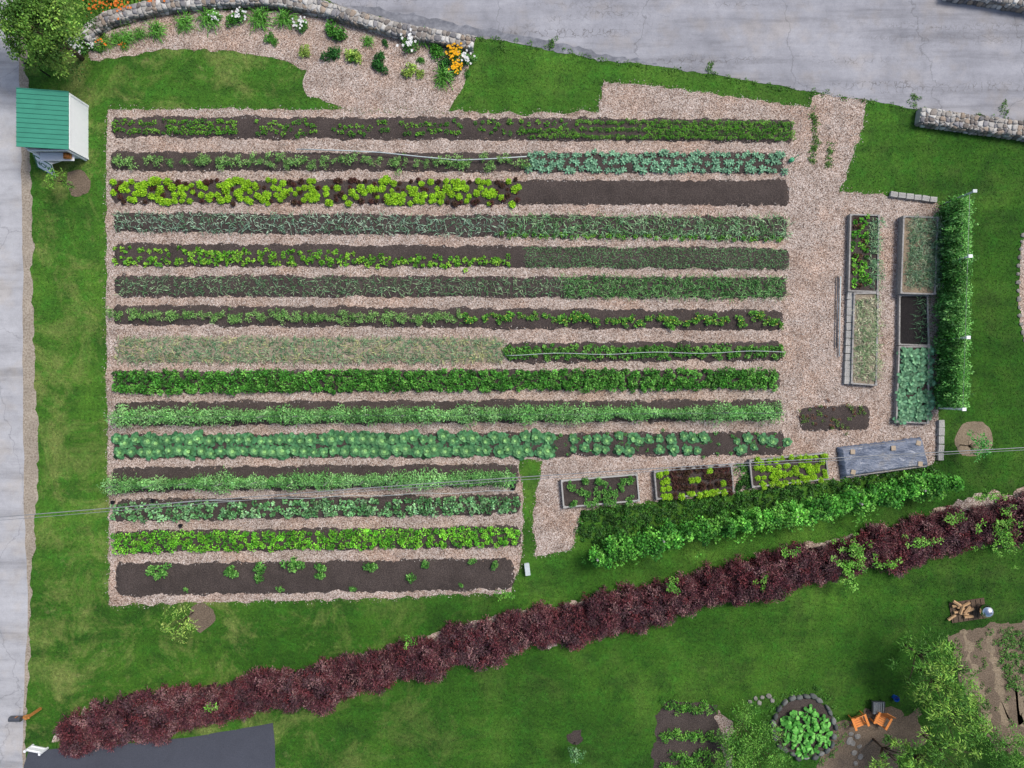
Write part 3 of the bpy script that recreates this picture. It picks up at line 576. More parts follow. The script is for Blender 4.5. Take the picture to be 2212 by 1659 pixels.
# ---------------- purple hedge
shr=[]
for v in range(6):
    lm=LM(); n=100; th=R.uniform(0,6.283,n); cp=R.uniform(.0,1,n); sp=np.sqrt(1-cp**2); rr=R.uniform(.7,1.04,n)
    c=np.stack([sp*np.cos(th)*1.14*rr,sp*np.sin(th)*1.14*rr,cp*1.2*rr],1)
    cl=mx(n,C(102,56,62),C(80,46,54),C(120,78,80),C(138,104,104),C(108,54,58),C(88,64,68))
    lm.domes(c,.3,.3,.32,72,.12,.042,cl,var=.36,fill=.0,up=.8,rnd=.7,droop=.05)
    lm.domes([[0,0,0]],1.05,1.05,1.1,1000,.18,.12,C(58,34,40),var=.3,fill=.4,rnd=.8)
    cs=np.repeat(c,4,0); d=nrm(cs*[1,1,.7]+R.normal(size=cs.shape)*.5); lm.quad(cs,d,R.uniform(.18,.38,len(cs)),.03,mx(len(cs),C(148,114,110),C(124,86,88),C(104,68,70)),.08)
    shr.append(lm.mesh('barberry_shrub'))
hl=seg([(165,1586),(250,1562),(330,1546),(450,1534),(560,1502),(700,1488),(820,1450),(940,1425),(1080,1376),(1230,1350),(1400,1308),(1560,1268),(1700,1230),(1850,1205),(2000,1168),(2120,1140),(2230,1118),(2330,1090)],1.)
i=0
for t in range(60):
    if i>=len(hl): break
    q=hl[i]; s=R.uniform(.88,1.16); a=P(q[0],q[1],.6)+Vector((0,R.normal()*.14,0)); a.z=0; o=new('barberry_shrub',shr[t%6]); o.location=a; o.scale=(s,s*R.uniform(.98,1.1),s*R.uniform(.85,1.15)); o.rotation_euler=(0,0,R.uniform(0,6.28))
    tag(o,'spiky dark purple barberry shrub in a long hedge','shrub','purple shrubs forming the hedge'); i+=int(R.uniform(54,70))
for (x,y,rx,ry,n) in ((1845,1205,38,42,50),(1450,1262,14,14,10),(1835,1250,16,22,14),(2170,1150,45,50,60),(1700,1190,14,10,8),(2140,1070,30,12,16),(455,1530,12,10,6),(1650,1240,20,25,7),(1985,1170,40,14,12),(1100,1285,20,6,8),(880,1385,22,8,6),(2060,1120,30,14,10),(1920,1220,26,14,9)):
    lm=LM(); p=np.array([x,y])+R.normal(size=(n,2))*[rx*.5,ry*.5]; cc=PW(p,1.25); cc[:,2]+=R.normal(size=n)*.1; lm.domes(cc,.2,.2,.15,20,.12,.06,mx(n,C(106,164,58),C(82,136,48),C(130,182,80)),fill=.1); tag(new('climbing_vine',lm.mesh('climbing_vine')),'green vine creeping over the purple hedge','vine')
# ---------------- stone walls
def stonewall(path,w,h,label,name='stone_wall',ul=.26):
    pts=seg(path,3); wp=PW(pts); d=np.gradient(wp,axis=0); d=nrm(d); nr=np.stack([-d[:,1],d[:,0],np.zeros(len(d))],1)
    s=np.concatenate([[0],np.cumsum(np.linalg.norm(np.diff(wp,axis=0),axis=1))]); Lt=s[-1]
    def at(u,v,out):
        tot=2*h+w; q=v*tot; x=np.interp(u,s,wp[:,0]);y=np.interp(u,s,wp[:,1]); nx=np.interp(u,s,nr[:,0]);ny=np.interp(u,s,nr[:,1])
        if q<h: o=-(w/2+.04*(1-q/h)+out);z=q
        elif q<h+w: o=-w/2+(q-h); z=h+out
        else: o=w/2+.04*(q-h-w)/h+out; z=tot-q
        return (x+nx*o,y+ny*o,z)
    e=empty(name,wp[len(wp)//2]); tag(e,label,'stone wall'); inv=Vector(e.location)*-1
    nv=[0]+[h/(2*h+w)*.5,h/(2*h+w)]; nt_=max(2,int(round(w/.24))); nv+=[(h+w*k/nt_)/(2*h+w) for k in range(1,nt_)]; nv+=[(h+w)/(2*h+w),1-h/(2*h+w)*.5,1.]
    V=[];F=[];Cc=[]
    nu=int(Lt/ul); G_={}
    for i in range(nu+1):
        for j in range(len(nv)):
            ju=R.normal()*ul*.2 if 0<i<nu else 0; jv=R.normal()*.04 if 0<j<len(nv)-1 else 0
            G_[i,j]=((i/nu)*Lt+ju,nv[j]+jv)
    pal=[C(172,166,158),C(150,142,134),C(190,186,180),C(126,118,112),C(166,150,134),C(205,202,196),C(142,140,142)]
    for i in range(nu):
        for j in range(len(nv)-1):
            q=[G_[i,j],G_[i+1,j],G_[i+1,j+1],G_[i,j+1]]; cx=sum(a[0] for a in q)/4; cy=sum(a[1] for a in q)/4
            ring=[]
            for k in range(4):
                a=q[k];b=q[(k+1)%4]
                for t in (.2,.8): ring.append((a[0]*(1-t)+b[0]*t,a[1]*(1-t)+b[1]*t))
            n0=len(V); out=R.uniform(.02,.07); cc=pal[R.integers(len(pal))]*R.uniform(.75,1.15)
            for sh,ot in ((.92,0.),(.86,out),(.5,out*1.25)):
                for a in ring: V.append(at(cx+(a[0]-cx)*sh,min(max(cy+(a[1]-cy)*sh,0),1),ot)); Cc.append(cc)
            V.append(at(cx,cy,out*1.3)); Cc.append(cc)
            for lv in (0,8):
                for k in range(8): F.append([n0+lv+k,n0+lv+(k+1)%8,n0+lv+8+(k+1)%8,n0+lv+8+k])
            for k in range(0,8,2): F.append([n0+16+k,n0+16+k+1,n0+16+(k+2)%8,n0+24])
    o=new('stones',npmesh('stones',np.array(V),np.array(F),np.array(Cc),M['attr']),e); o.location=inv
    bm=bmesh.new(); prev=None
    for i in range(0,len(wp),3):
        r=[bm.verts.new(Vector(wp[i])+Vector(nr[i])*a+Vector((0,0,z))) for a,z in ((-w/2,0),(-w/2,h),(w/2,h),(w/2,0))]
        if prev:
            for k in range(3): bm.faces.new((prev[k],prev[k+1],r[k+1],r[k]))
        else: bm.faces.new(r)
        prev=r
    bm.faces.new(prev[::-1]); o=bmobj('mortar',bm,M['conc'],e); o.location=inv
stonewall([(192,92),(205,68),(240,46),(300,30),(370,16),(460,6),(540,3),(620,8),(700,24),(780,47),(860,70),(950,86),(1026,100)],.6,.45,'curved low fieldstone wall with pale mortar')
stonewall([(1977,255),(2080,270),(2212,288),(2400,315)],.75,.5,'straight low fieldstone wall beside the asphalt road')
stonewall([(2035,-14),(2120,-2),(2212,14),(2400,46)],.7,.6,'fieldstone wall on the far side of road')
# ---------------- perennials
def fmesh(cl,L=.3,strap=True,fc=None,r=.4,nf=30):
    lm=LM()
    if strap:
        n=110; th=R.uniform(0,6.283,n); e=R.uniform(.3,1.3,n); d=np.stack([np.cos(th)*np.cos(e),np.sin(th)*np.cos(e),np.sin(e)],1); p=R.normal(size=(n,3))*[r*.35,r*.35,0]
        c=np.array(cl)*(1+R.normal(size=(n,1))*.25); l=L*R.uniform(.7,1.3,n); lm.quad(p,d,l,.045,c,0,.2,.7); d2=d.copy(); d2[:,2]-=1.; d2=nrm(d2); lm.quad(p+d*(l*.9)[:,None],d2,l*.8,.04,c*1.1,.2,.2,.3)
    else: 
        c=R.normal(size=(10,3))*[r*.4,r*.4,0]; c[:,2]=.02; lm.domes(c,r*.5,r*.5,r*.9,42,.11,.065,np.array(cl)*(1+R.normal(size=(10,1))*.2),up=.5,var=.32)
    m=lm.mesh('perennial_plant'); f=None
    if fc is not None:
        lf=LM(); n=nf; p=R.normal(size=(n,3))*[r*.5,r*.5,.05]; p[:,2]+=r*1.25
        for k in range(5):
            th=np.full(n,k*1.257)+R.uniform(0,1); d=np.stack([np.cos(th),np.sin(th),np.full(n,.2)],1); lf.quad(p,d,.075,.065,np.array(fc),0,.2)
        f=lf.mesh('flowers')
    return m,f
T_={'day':[fmesh(C(92,150,58),.38) for _ in range(3)],'bush':[fmesh(C(76,136,48),strap=False) for _ in range(3)],
 'dk':[fmesh(C(48,102,42),strap=False) for _ in range(2)],'yg':[fmesh(C(146,174,80),strap=False) for _ in range(2)],
 'wh':[fmesh(C(88,136,66),strap=False,fc=C(230,230,228,.7),nf=24) for _ in range(2)],'ye':[fmesh(C(88,136,56),strap=False,fc=C(240,180,20,.7),nf=50) for _ in range(2)],
 'or':[fmesh(C(106,154,60),.38,fc=C(228,126,46,.7),nf=9) for _ in range(3)]}
LB={'day':'arching strap-leaved daylily clump on wood chips','bush':'rounded green perennial on wood chips','dk':'dark green leafy bush on wood chips','yg':'pale yellow-green perennial on wood chips','wh':'green perennial topped with white daisies','ye':'perennial with bright golden yellow blossoms','or':'daylily clump with orange flowers near stone wall'}
fl=[(205,100,'wh',.7),(218,110,'bush',.5),(230,95,'or',.8),(255,86,'day',.7),(278,84,'day',.9),(305,76,'day',.7),(340,70,'day',1),(400,52,'day',1),(455,44,'day',1.2),(468,40,'wh',.7),(505,42,'bush',1),(523,40,'wh',.9),(565,42,'day',1.2),(618,45,'day',1.1),(652,56,'wh',.9),(715,68,'bush',1.1),(735,76,'bush',1.2),(715,118,'dk',1.15),(768,122,'yg',1.1),(768,122,'bush',.8),(816,130,'dk',.95),(822,150,'dk',.95),(663,114,'yg',.8),(585,86,'bush',.7),(593,92,'bush',.5),(884,102,'wh',1.2),(885,158,'yg',1.),(905,160,'yg',.6),(910,130,'bush',.5),(948,120,'bush',1.1),(960,140,'dk',.95),(958,168,'day',1.1),(982,118,'ye',1.),(988,150,'ye',.8),(1008,128,'wh',1.),(940,105,'bush',.9),(795,92,'day',.6),(832,96,'dk',.5),(915,85,'day',.9),(1012,160,'bush',.5),(175,112,'wh',.9),(160,95,'wh',.8),(180,88,'wh',.6),(270,100,'or',.5)]
for x in range(14): fl.append((R.uniform(195,390),R.uniform(-8,14)+0,'or',R.uniform(.8,1.2)))
for x in range(9): fl.append((R.uniform(190,280),R.uniform(6,34),'or',R.uniform(.7,1.)))
for x,y,t,s in fl:
    m,f=T_[t][int(R.integers(len(T_[t])))]; o=new('perennial_plant',m); a=P(x,y); a.z=.02; o.location=a; o.scale=(s,s,s); o.rotation_euler=(0,0,R.uniform(0,6.28)); tag(o,LB[t],'garden flower','perennials along the stone wall')
    if f: new('flowers',f,o)
lm=LM(); te=seg(topedge[4:15],9); te=te[R.uniform(size=len(te))>.45]; p=te+R.normal(size=te.shape)*3+[0,2]; p=np.concatenate([p]+[np.array(q)+R.normal(size=(9,2))*[4,9] for q in ((1085,92),(1192,92),(1535,150),(1975,215),(1755,250),(1758,270),(1762,300),(1755,340),(1758,320),(1790,350),(1792,330),(2168,240))]); lm.domes(w3(p,.01),.14,.14,.12,16,.11,.04,mx(len(p),C(88,130,52),C(72,112,44)))
stuff(lm,'roadside_weeds','tufts of green weeds along the asphalt edge','weeds')
# ---------------- trees
def tree(px,py,h,r,cl,nc,nl,name,label,L=.16,Wd=.08,tr=.12,cat='tree',spread=.42):
    a=P(px,py,h*.8); a.z=0; e=empty(name,a); tag(e,label,cat)
    n=nc; th=R.uniform(0,6.283,n); rr=r*np.sqrt(R.uniform(0.02,1,n))*R.uniform(.85,1.08,n); c=np.stack([rr*np.cos(th),rr*np.sin(th),h*(.55+.4*np.sqrt(np.maximum(0,1-(rr/r)**2))*R.uniform(.6,1.1,n))],1)
    lm=LM(); k=R.uniform(.6,1.2,n); lm.domes(c,r*spread*k,r*spread*k,r*spread*.7,nl,L,Wd,mx(n,*cl)*(1+R.normal(size=(n,1))*.15),fill=.2,up=.2,droop=.4,rnd=.6,var=.34); new('crown',lm.mesh('crown'),e)
    bm=bmesh.new(); tube(bm,[(0,0,0),(.03,0,h*.3),(0,.04,h*.6)],[tr,tr*.75,tr*.4],8)
    for q in c[:min(n,16)]: tube(bm,[(0,0,h*.35),(q[0]*.5,q[1]*.5,h*.35+(q[2]-h*.35)*.6),tuple(q)],[tr*.45,tr*.25,tr*.08],5)
    bmobj('trunk',bm,M['bark'],e,True)
TC=[C(98,138,54),C(76,116,42),C(124,160,68),C(62,98,36)]
tree(90,60,4.2,1.95,TC,76,95,'garden_tree','rounded leafy green tree beside the side road',.14,.075,.14,spread=.28)
tree(12,18,4.6,2.,TC,64,95,'garden_tree','leafy green tree overhanging the side road',.14,.075,.14,spread=.3)
tree(122,386,1.8,.65,[C(116,160,60),C(90,138,50)],16,20,'sapling','thin young tree with light green leaves',.12,.05,.03)
tree(382,1348,2.4,.85,[C(146,178,84),C(114,152,62),C(166,192,98)],26,20,'sapling','pale yellow-green sapling beside mulch ring',.15,.04,.03)
tree(1246,1630,1.6,.5,[C(120,160,114),C(90,136,84)],12,20,'sapling','tiny grey-green sapling on the lawn',.12,.05,.02)
tree(2112,966,1.8,.7,[C(96,166,80),C(70,138,60)],18,22,'sapling','small young tree with bright green leaves',.12,.07,.03)
for x,y,h,r,n in ((2010,1430,3.,1.6,34),(2050,1490,3.2,1.7,38),(2070,1560,3.2,1.8,38),(2050,1635,3.,1.8,38),(1930,1640,2.6,1.2,24),(2000,1655,2.6,1.3,26)):
    tree(x,y,h,r,[C(104,150,58),C(80,126,46),C(134,174,74),C(66,108,42)],n,42,'fruit_tree','loose peach tree with drooping yellow-green leaves',.22,.05,.07,spread=.26)
for x,y,r in ((1610,1575,1.5),(1640,1630,1.5),(1590,1640,1.1),(2185,1620,1.2)): tree(x,y,1.3,r,[C(88,142,52),C(68,118,44),C(112,162,68)],46,48,'garden_shrub','loose green shrub beside the vegetable patch',.11,.04,.04,cat='shrub',spread=.32)
lm=LM()
for x0,x1,y in ((1438,1532,1526),(1430,1462,1592),(1468,1542,1590),(1456,1500,1634),(1505,1540,1622),(1430,1545,1655)):
    x=np.arange(x0,x1,7); p=np.stack([x,y+R.normal(size=len(x))*5],1); p=np.concatenate([p,p+R.normal(size=p.shape)*4]); lm.domes(w3(p,.02),.2,.2,.35,30,.11,.06,mx(len(p),C(94,152,54),C(66,116,42),C(116,170,70)))
stuff(lm,'vegetable_plants','bushy green vegetables in a small dark plot','vegetables')
lm=LM()
for x in (2065,2110,2158,2200):
    y=np.arange(1375,1600,6); p=np.stack([x+(y-1375)*.14+R.normal(size=len(y))*7,y],1); p=p[R.uniform(size=len(p))>.35]; lm.domes(w3(p,.01),.12,.12,.12,14,.09,.05,mx(len(p),C(100,138,62),C(84,118,56)))
p=randpoly([(2130,1360),(2212,1352),(2212,1500),(2180,1490)],90); lm.domes(w3(p,.01),.16,.16,.2,20,.11,.05,C(84,130,56))
stuff(lm,'sparse_seedlings','sparse seedlings in dry pale soil','seedlings')
# stone ring planter
e=empty('stone_ring_planter',P(1736,1570)); tag(e,'round stone-edged planter full of large leaves','planter')
V=[];F=[];Cc=[]
for rad,n in ((1.66,25),):
    for k in range(n):
        th=k/n*6.283+R.normal()*.04; rd=rad+R.normal()*.05; cx,cy=rd*math.cos(th),rd*math.sin(th); n0=len(V); c_=mx(1,C(112,116,112),C(134,136,132),C(92,96,94))[0]*R.uniform(.75,1.1); hh=R.uniform(.1,.22); lw=R.uniform(.17,.23); ww=R.uniform(.09,.15); ro=R.normal()*.2
        for sh,z in ((1,-.01),(.95,hh),(.55,hh+.03)):
            for i in range(8):
                a=i/8*6.283; lx=lw*math.cos(a)*sh*(1+.2*math.sin(k*7+i*3));ly=ww*math.sin(a+ro)*sh; V.append((cx-math.sin(th)*lx+math.cos(th)*ly,cy+math.cos(th)*lx+math.sin(th)*ly,z)); Cc.append(c_)
        V.append((cx,cy,hh+.035));Cc.append(c_)
        for lv in(0,8):
            for i in range(8): F.append([n0+lv+i,n0+lv+(i+1)%8,n0+lv+8+(i+1)%8,n0+lv+8+i])
        for i in range(0,8,2): F.append([n0+16+i,n0+17+i,n0+16+(i+2)%8,n0+24])
new('rim',npmesh('rim',np.array(V),np.array(F),np.array(Cc),M['attr']),e)
bm=bmesh.new(); bmesh.ops.create_circle(bm,cap_ends=True,segments=32,radius=1.58); o=bmobj('soil',bm,M['soil'],e); o.location=(0,0,.05)
big=[]
for i in range(3):
    lm=LM(); n=26; th=R.uniform(0,6.283,n); e_=R.uniform(.2,1.2,n); d=np.stack([np.cos(th)*np.cos(e_),np.sin(th)*np.cos(e_),np.sin(e_)],1); p=d*R.uniform(.12,.4,n)[:,None]
    d2=nrm(d*[1,1,.1]+R.normal(size=(n,3))*.2); lm.broad(p,d2,R.uniform(.2,.34,n),R.uniform(.14,.24,n),mx(n,C(84,156,62),C(64,126,48),C(112,178,84)),.25,.1,1.25); big.append(lm.mesh('rhubarb_plant'))
inst('rhubarb_plant',big,[(1720,1548),(1745,1540),(1768,1556),(1700,1575),(1728,1602),(1752,1606),(1776,1582),(1735,1575),(1705,1598),(1760,1578),(1748,1560),(1708,1556),(1778,1600),(1730,1620)],'large bright green leafy plant in stone ring','leafy plant','leafy plants in the stone ring',z=.06,s=(.7,1.1))
lm=LM(); th=R.uniform(0,6.283,60); p=np.stack([1736+np.cos(th)*R.uniform(74,92,60),1570+np.sin(th)*R.uniform(74,92,60)],1); lm.domes(w3(p,.01),.14,.14,.16,18,.1,.04,mx(60,C(84,134,52),C(66,108,44))); stuff(lm,'weeds','tufts of weeds around the stone ring','weeds')
def rocks(pts,label,grp,s=.16,flatz=.5):
    for x,y in pts:
        bm=bmesh.new(); bmesh.ops.create_icosphere(bm,subdivisions=2,radius=s)
        for v in bm.verts: v.co*=1+R.normal()*.09
        for v in bm.verts: v.co.z=max(min(v.co.z*flatz,.4*s),-.2*s); v.co.x*=1.2
        o=bmobj('edging_stone',bm,M['rock']); a=P(x,y); a.z=.03; o.location=a; sc=R.uniform(.7,1.3); o.scale=(sc,sc,sc); o.rotation_euler=(0,0,R.uniform(0,3)); tag(o,label,'stone',grp)
rocks([(1620,1515),(1632,1508),(1646,1506),(1660,1503),(1668,1512),(1640,1518)],'grey fieldstone at a garden edge','stones at the garden edge',.12)
rocks([(2216,494),(2210,508),(2206,522),(2204,538),(2202,556),(2200,574),(2199,592),(2199,610),(2199,628),(2200,646),(2201,664),(2202,682),(2205,700),(2209,718),(2213,734)],'pale edging stone between lawn and border','stones edging the border',.1)
rocks([(1838,1585),(1852,1590),(1842,1605),(1856,1612),(1845,1625),(1858,1634),(1848,1648),(1835,1600)],'flat stepping stone on bare dirt','stepping stones',.15,.2)
# ---------------- objects
def part(name,fn,mat,par,bev=0,smooth=False):
    bm=bmesh.new(); fn(bm); return bmobj(name,bm,M[mat],par,smooth,bev)
x0,x1=P(103,0).x,P(191,0).x; y0=P(0,345).y; y1=P(0,228).y; cx,cy=(x0+x1)/2,(y0+y1)/2; w_,d_=x1-x0,y1-y0
e=empty('farm_stand',(cx,cy,0)); tag(e,'small white farm stand with green metal roof','farm stand')
hE,hW=1.72,2.15
def walls(bm):
    bbox(bm,(w_/2-.03,0,hE/2),(.06,d_-.06,hE)); bbox(bm,(-w_/2+.03,0,hW/2),(.06,d_-.06,hW)); bbox(bm,(0,d_/2-.035,hE/2),(w_-.13,.06,hE))
    bbox(bm,(0,-d_/2+.1,.45),(w_-.13,.06,.9))
part('wall',walls,'white',e)
part('trim',lambda bm:[bbox(bm,(w_/2+.012,s*(d_/2-.05),hE/2),(.03,.1,hE)) for s in(-1,1)]+[bbox(bm,(w_/2+.015,0,hE-.08),(.025,d_-.1,.1))],'white',e)
part('opening_frame',lambda bm:[bbox(bm,(s*(w_/2-.12),-d_/2-.03,hE/2),(.1,.08,hE)) for s in(-1,1)]+[bbox(bm,(0,-d_/2-.03,hE-.1),(w_-.3,.06,.12))],'white',e)
part('counter',lambda bm:bbox(bm,(0,-d_/2-.14,.93),(w_-.4,.42,.05)),'white',e)
def roof(bm):
    a=math.atan2(hW-hE,w_); L=w_+.22
    bbox(bm,(-.06,.0,(hE+hW)/2+.06),(L,d_+.06,.05),0,0,a)
    n=13
    for k in range(n): bbox(bm,(-.06,-(d_+.04)/2+k*(d_+.04)/(n-1),(hE+hW)/2+.1),(L,.03,.035),0,0,a)
part('roof',roof,'green',e)
e=empty('produce_crate',P(148,338,.97)); tag(e,'orange-brown wooden crate on the farm stand counter','crate')
def cr(bm):
    for s in(-1,1): bbox(bm,(s*.17,0,.09),(.02,.26,.16)); bbox(bm,(0,s*.14,.09),(.36,.02,.16))
    bbox(bm,(0,0,.012),(.32,.26,.02))
part('box',cr,'wood_o',e); part('produce',lambda bm:[bmesh.ops.create_icosphere(bm,subdivisions=2,radius=.055,matrix=Matrix.Translation((R.uniform(-.11,.11),R.uniform(-.08,.08),.12))) for _ in range(14)],'orange',e,smooth=True)
e=empty('sandwich_board',P(104,349,.35)); e.location.z=0; e.rotation_euler=(0,0,-.52); tag(e,'white and green sandwich board reading NOW','sign')
AN=math.radians(36)
for nm,sgn in (('front_panel',-1),('back_panel',1)):
    part(nm,lambda bm:bbox(bm,(0,sgn*.29,.42),(1.15,.03,.95),0,sgn*AN),'white',e)
mS=Matrix.Translation((0,-.29,.42))@Matrix.Rotation(-AN,4,'X')
def rim(bm):
    m=mS@Matrix.Translation((0,-.022,0))
    for c_,s_ in (((0,0,.42),(1.1,.012,.07)),((0,0,-.42),(1.1,.012,.07)),((.52,0,0),(.07,.012,.77)),((-.52,0,0),(.07,.012,.77))):
        bmesh.ops.create_cube(bm,size=1,matrix=m@Matrix.Translation(c_)@Matrix.Diagonal((*s_,1)))
part('border',rim,'gpaint',e)
cu=bpy.data.curves.new('t','FONT'); cu.body='NOW'; cu.size=.42; cu.extrude=.006; cu.align_x='CENTER'; cu.align_y='CENTER'; to=bpy.data.objects.new('t',cu); col.objects.link(to); bpy.context.view_layer.update()
me=bpy.data.meshes.new_from_object(to.evaluated_get(bpy.context.evaluated_depsgraph_get())); bpy.data.objects.remove(to); me.materials.clear(); me.materials.append(M['gpaint'])
o=new('lettering',me,e); o.matrix_local=mS@Matrix.Translation((0,-.026,0))@Matrix.Rotation(math.pi/2,4,'X')
e=empty('lamp_post',P(108,165)); tag(e,'short black iron lamp post beside the road','lamp post')
part('post',lambda bm:tube(bm,[(0,0,0),(0,0,1.5)],[.045,.03],8),'black',e); part('bracket',lambda bm:tube(bm,[(0,0,1.4),(-.25,.1,1.5),(-.4,.15,1.42)],.02,6),'black',e)
part('lantern',lambda bm:(tube(bm,[(-.4,.15,1.12),(-.4,.15,1.36)],[.08,.12],6),tube(bm,[(-.4,.15,1.36),(-.4,.15,1.46)],[.15,.02],6)),'black',e)
a=P(88,1530); e=empty('mailbox',a); tag(e,'grey mailbox on an orange-brown wooden post','mailbox')
part('post',lambda bm:bbox(bm,(0,0,.62),(.12,.12,1.24)),'wood_o',e,.008); part('arm',lambda bm:(bbox(bm,(-.25,0,1.08),(.75,.1,.08)),bbox(bm,(-.2,0,.85),(.5,.06,.06),0,0,math.radians(40))),'wood_o',e)
def mb(bm):
    pr=[(-.13,0)]+[(.13*-math.cos(t),.14+.13*math.sin(t)) for t in np.linspace(0,math.pi,9)]+[(.13,0)]
    A_=[bm.verts.new((-.8,y,1.13+z)) for y,z in pr];B_=[bm.verts.new((-.2,y,1.13+z)) for y,z in pr]; n=len(pr)
    bm.faces.new(A_);bm.faces.new(B_[::-1])
    for i in range(n): bm.faces.new((A_[i],A_[(i+1)%n],B_[(i+1)%n],B_[i]))
part('box',mb,'grey',e); part('flag',lambda bm:bbox(bm,(-.4,.145,1.33),(.04,.01,.2)),'orange',e)
a=P(88,1612); e=empty('fence_panel',a); e.rotation_euler=(0,0,-.2); e.scale=(.8,.8,.7); tag(e,'short white wooden fence panel beside the driveway','fence')
for s in(-1,1): part('post',lambda bm:(bbox(bm,(s*.5,0,.5),(.1,.1,1.)),bbox(bm,(s*.5,0,1.02),(.14,.14,.04))),'white',e)
part('panel',lambda bm:[bbox(bm,(-.4+.1*k,0,.48),(.095,.03,.8)) for k in range(9)],'white',e); part('rail',lambda bm:[bbox(bm,(0,.04,z),(.9,.04,.08)) for z in(.25,.75)],'white',e)
e=empty('watering_can',P(1708,347)); e.rotation_euler=(0,0,.6); tag(e,'green plastic watering can on wood chips','watering can')
part('body',lambda bm:tube(bm,[(0,0,.01),(0,0,.2),(0,0,.24)],[.12,.12,.07],14),'teal',e); part('spout',lambda bm:(tube(bm,[(.1,0,.06),(.24,0,.2),(.32,0,.3)],[.03,.02,.018],8),tube(bm,[(.31,0,.29),(.35,0,.32)],[.02,.05],10)),'teal',e)
part('handle',lambda bm:tube(bm,[(-.1,0,.08),(-.2,0,.14),(-.18,0,.27),(-.05,0,.31),(.05,0,.24)],.015,6),'teal',e)
e=empty('storage_box',P(1139,1228)); e.rotation_euler=(0,0,.12); tag(e,'small white plastic box standing on the grass','box')
part('body',lambda bm:bbox(bm,(0,0,.13),(.24,.62,.26)),'white',e,.015); part('lid',lambda bm:(bbox(bm,(0,.02,.285),(.27,.66,.045))),'pipe',e,.01)
bm=bmesh.new(); bmesh.ops.create_icosphere(bm,subdivisions=3,radius=.3)
for v in bm.verts: v.co=Vector((v.co.x*.55,v.co.y*1.4,max(v.co.z*.35,-.02)))*(1+R.normal()*.08)
o=bmobj('black_plastic_sheet',bm,M['black']); o.location=P(1108,1042); o.location.z=.12; tag(o,'crumpled black plastic sheet at the pea row end','plastic sheet')
for x,y in((333,1080),(393,1134),(247,1084)):
    bm=bmesh.new(); tube(bm,[(0,0,0),(0,0,.2)],[.08,.11],12,False); tube(bm,[(0,0,.2),(0,0,.19)],[.11,.095],12,False); tube(bm,[(0,0,.02),(0,0,.15)],[.07,.09],12,True); o=bmobj('plant_pot',bm,M['black']); o.location=P(x,y,0); o.location.z=.02; tag(o,'small black plastic plant pot between rows','plant pot','black pots between the rows')
for i,(x,y,rz,z) in enumerate([(2062,1306,.2,.07),(2072,1312,-.3,.07),(2082,1304,.5,.07),(2066,1320,.1,.07),(2078,1324,-.2,.07),(2090,1316,.3,.07),(2070,1314,1.2,.19),(2082,1314,.9,.2),(2052,1332,.6,.06),(2060,1300,-.6,.19),(2088,1330,.1,.07)]):
    bm=bmesh.new(); tube(bm,[(-.24,0,0),(.24,0,0)],.075,5); o=bmobj('firewood_log',bm,M['log']); a=P(x,y); a.z=z+.1; o.location=a; o.rotation_euler=(R.uniform(0,2),0,rz); tag(o,'split pale firewood log in a loose pile','firewood','logs in the firewood pile')
bm=bmesh.new(); bbox(bm,(0,0,.03),(1.9,1.1,.05),.15)
for k in range(-3,4): bbox(bm,(k*.26,k*.04,.075),(.12,1.05,.025),.15)
o=bmobj('wooden_pallet',bm,M['bark'],None); o.location=P(2090,1318); o.location.z=.005; tag(o,'low dark pallet under firewood and steel ball','pallet')
e=empty('kettle_grill',P(2116,1313)); tag(e,'round shiny steel kettle grill on dark base','grill')
def ball(bm,r,zz,lo,hi):
    bmesh.ops.create_uvsphere(bm,u_segments=28,v_segments=16,radius=r,matrix=Matrix.Translation((0,0,zz)))
    bmesh.ops.delete(bm,geom=[v for v in bm.verts if not(lo<=v.co.z<=hi)],context='VERTS')
part('lid',lambda bm:ball(bm,.36,.55,.54,2),'chrome',e,smooth=True); part('bowl',lambda bm:ball(bm,.35,.54,.1,.545),'black',e,smooth=True); part('handle',lambda bm:tube(bm,[(-.06,0,.9),(-.06,0,.95),(.06,0,.95),(.06,0,.9)],.012,6),'black',e)
for k in range(3): part('leg',lambda bm:tube(bm,[(.3*math.cos(k*2.1),.3*math.sin(k*2.1),.08),(.2*math.cos(k*2.1),.2*math.sin(k*2.1),.35)],.018,6),'grey',e)
for x,y,rz in((1849,1552,.35),(1895,1549,-.5)):
    e=empty('garden_chair',P(x,y)); e.rotation_euler=(0,0,rz); tag(e,'orange wooden lounge chair on bare dirt','chair','orange garden chairs')
    part('seat',lambda bm:[bbox(bm,(0,-.22+.11*k,.34-.02*k),(.56,.095,.025),0,-.15) for k in range(5)],'orange',e)
    part('backrest',lambda bm:[bbox(bm,(-.22+.11*k,.42,.62),(.095,.025,.72),0,-.45) for k in range(5)],'orange',e)
    for s in(-1,1):
        part('armrest',lambda bm:bbox(bm,(s*.35,.05,.56),(.12,.68,.025)),'orange',e)
        part('leg',lambda bm:bbox(bm,(s*.33,-.25,.275),(.04,.08,.54)),'orange',e); part('leg',lambda bm:bbox(bm,(s*.33,.3,.275),(.04,.08,.54)),'orange',e)
e=empty('fire_pit',P(1890,1522)); tag(e,'square black metal fire pit on legs','fire pit')
part('bowl',lambda bm:[bbox(bm,(s*.3,0,.35),(.05,.65,.16)) for s in(-1,1)]+[bbox(bm,(0,s*.3,.35),(.54,.05,.156)) for s in(-1,1)]+[bbox(bm,(0,0,.28),(.54,.54,.02))],'grey',e)
part('grate',lambda bm:[bbox(bm,(-.22+.11*k,0,.43),(.02,.6,.012)) for k in range(5)],'pipe',e)
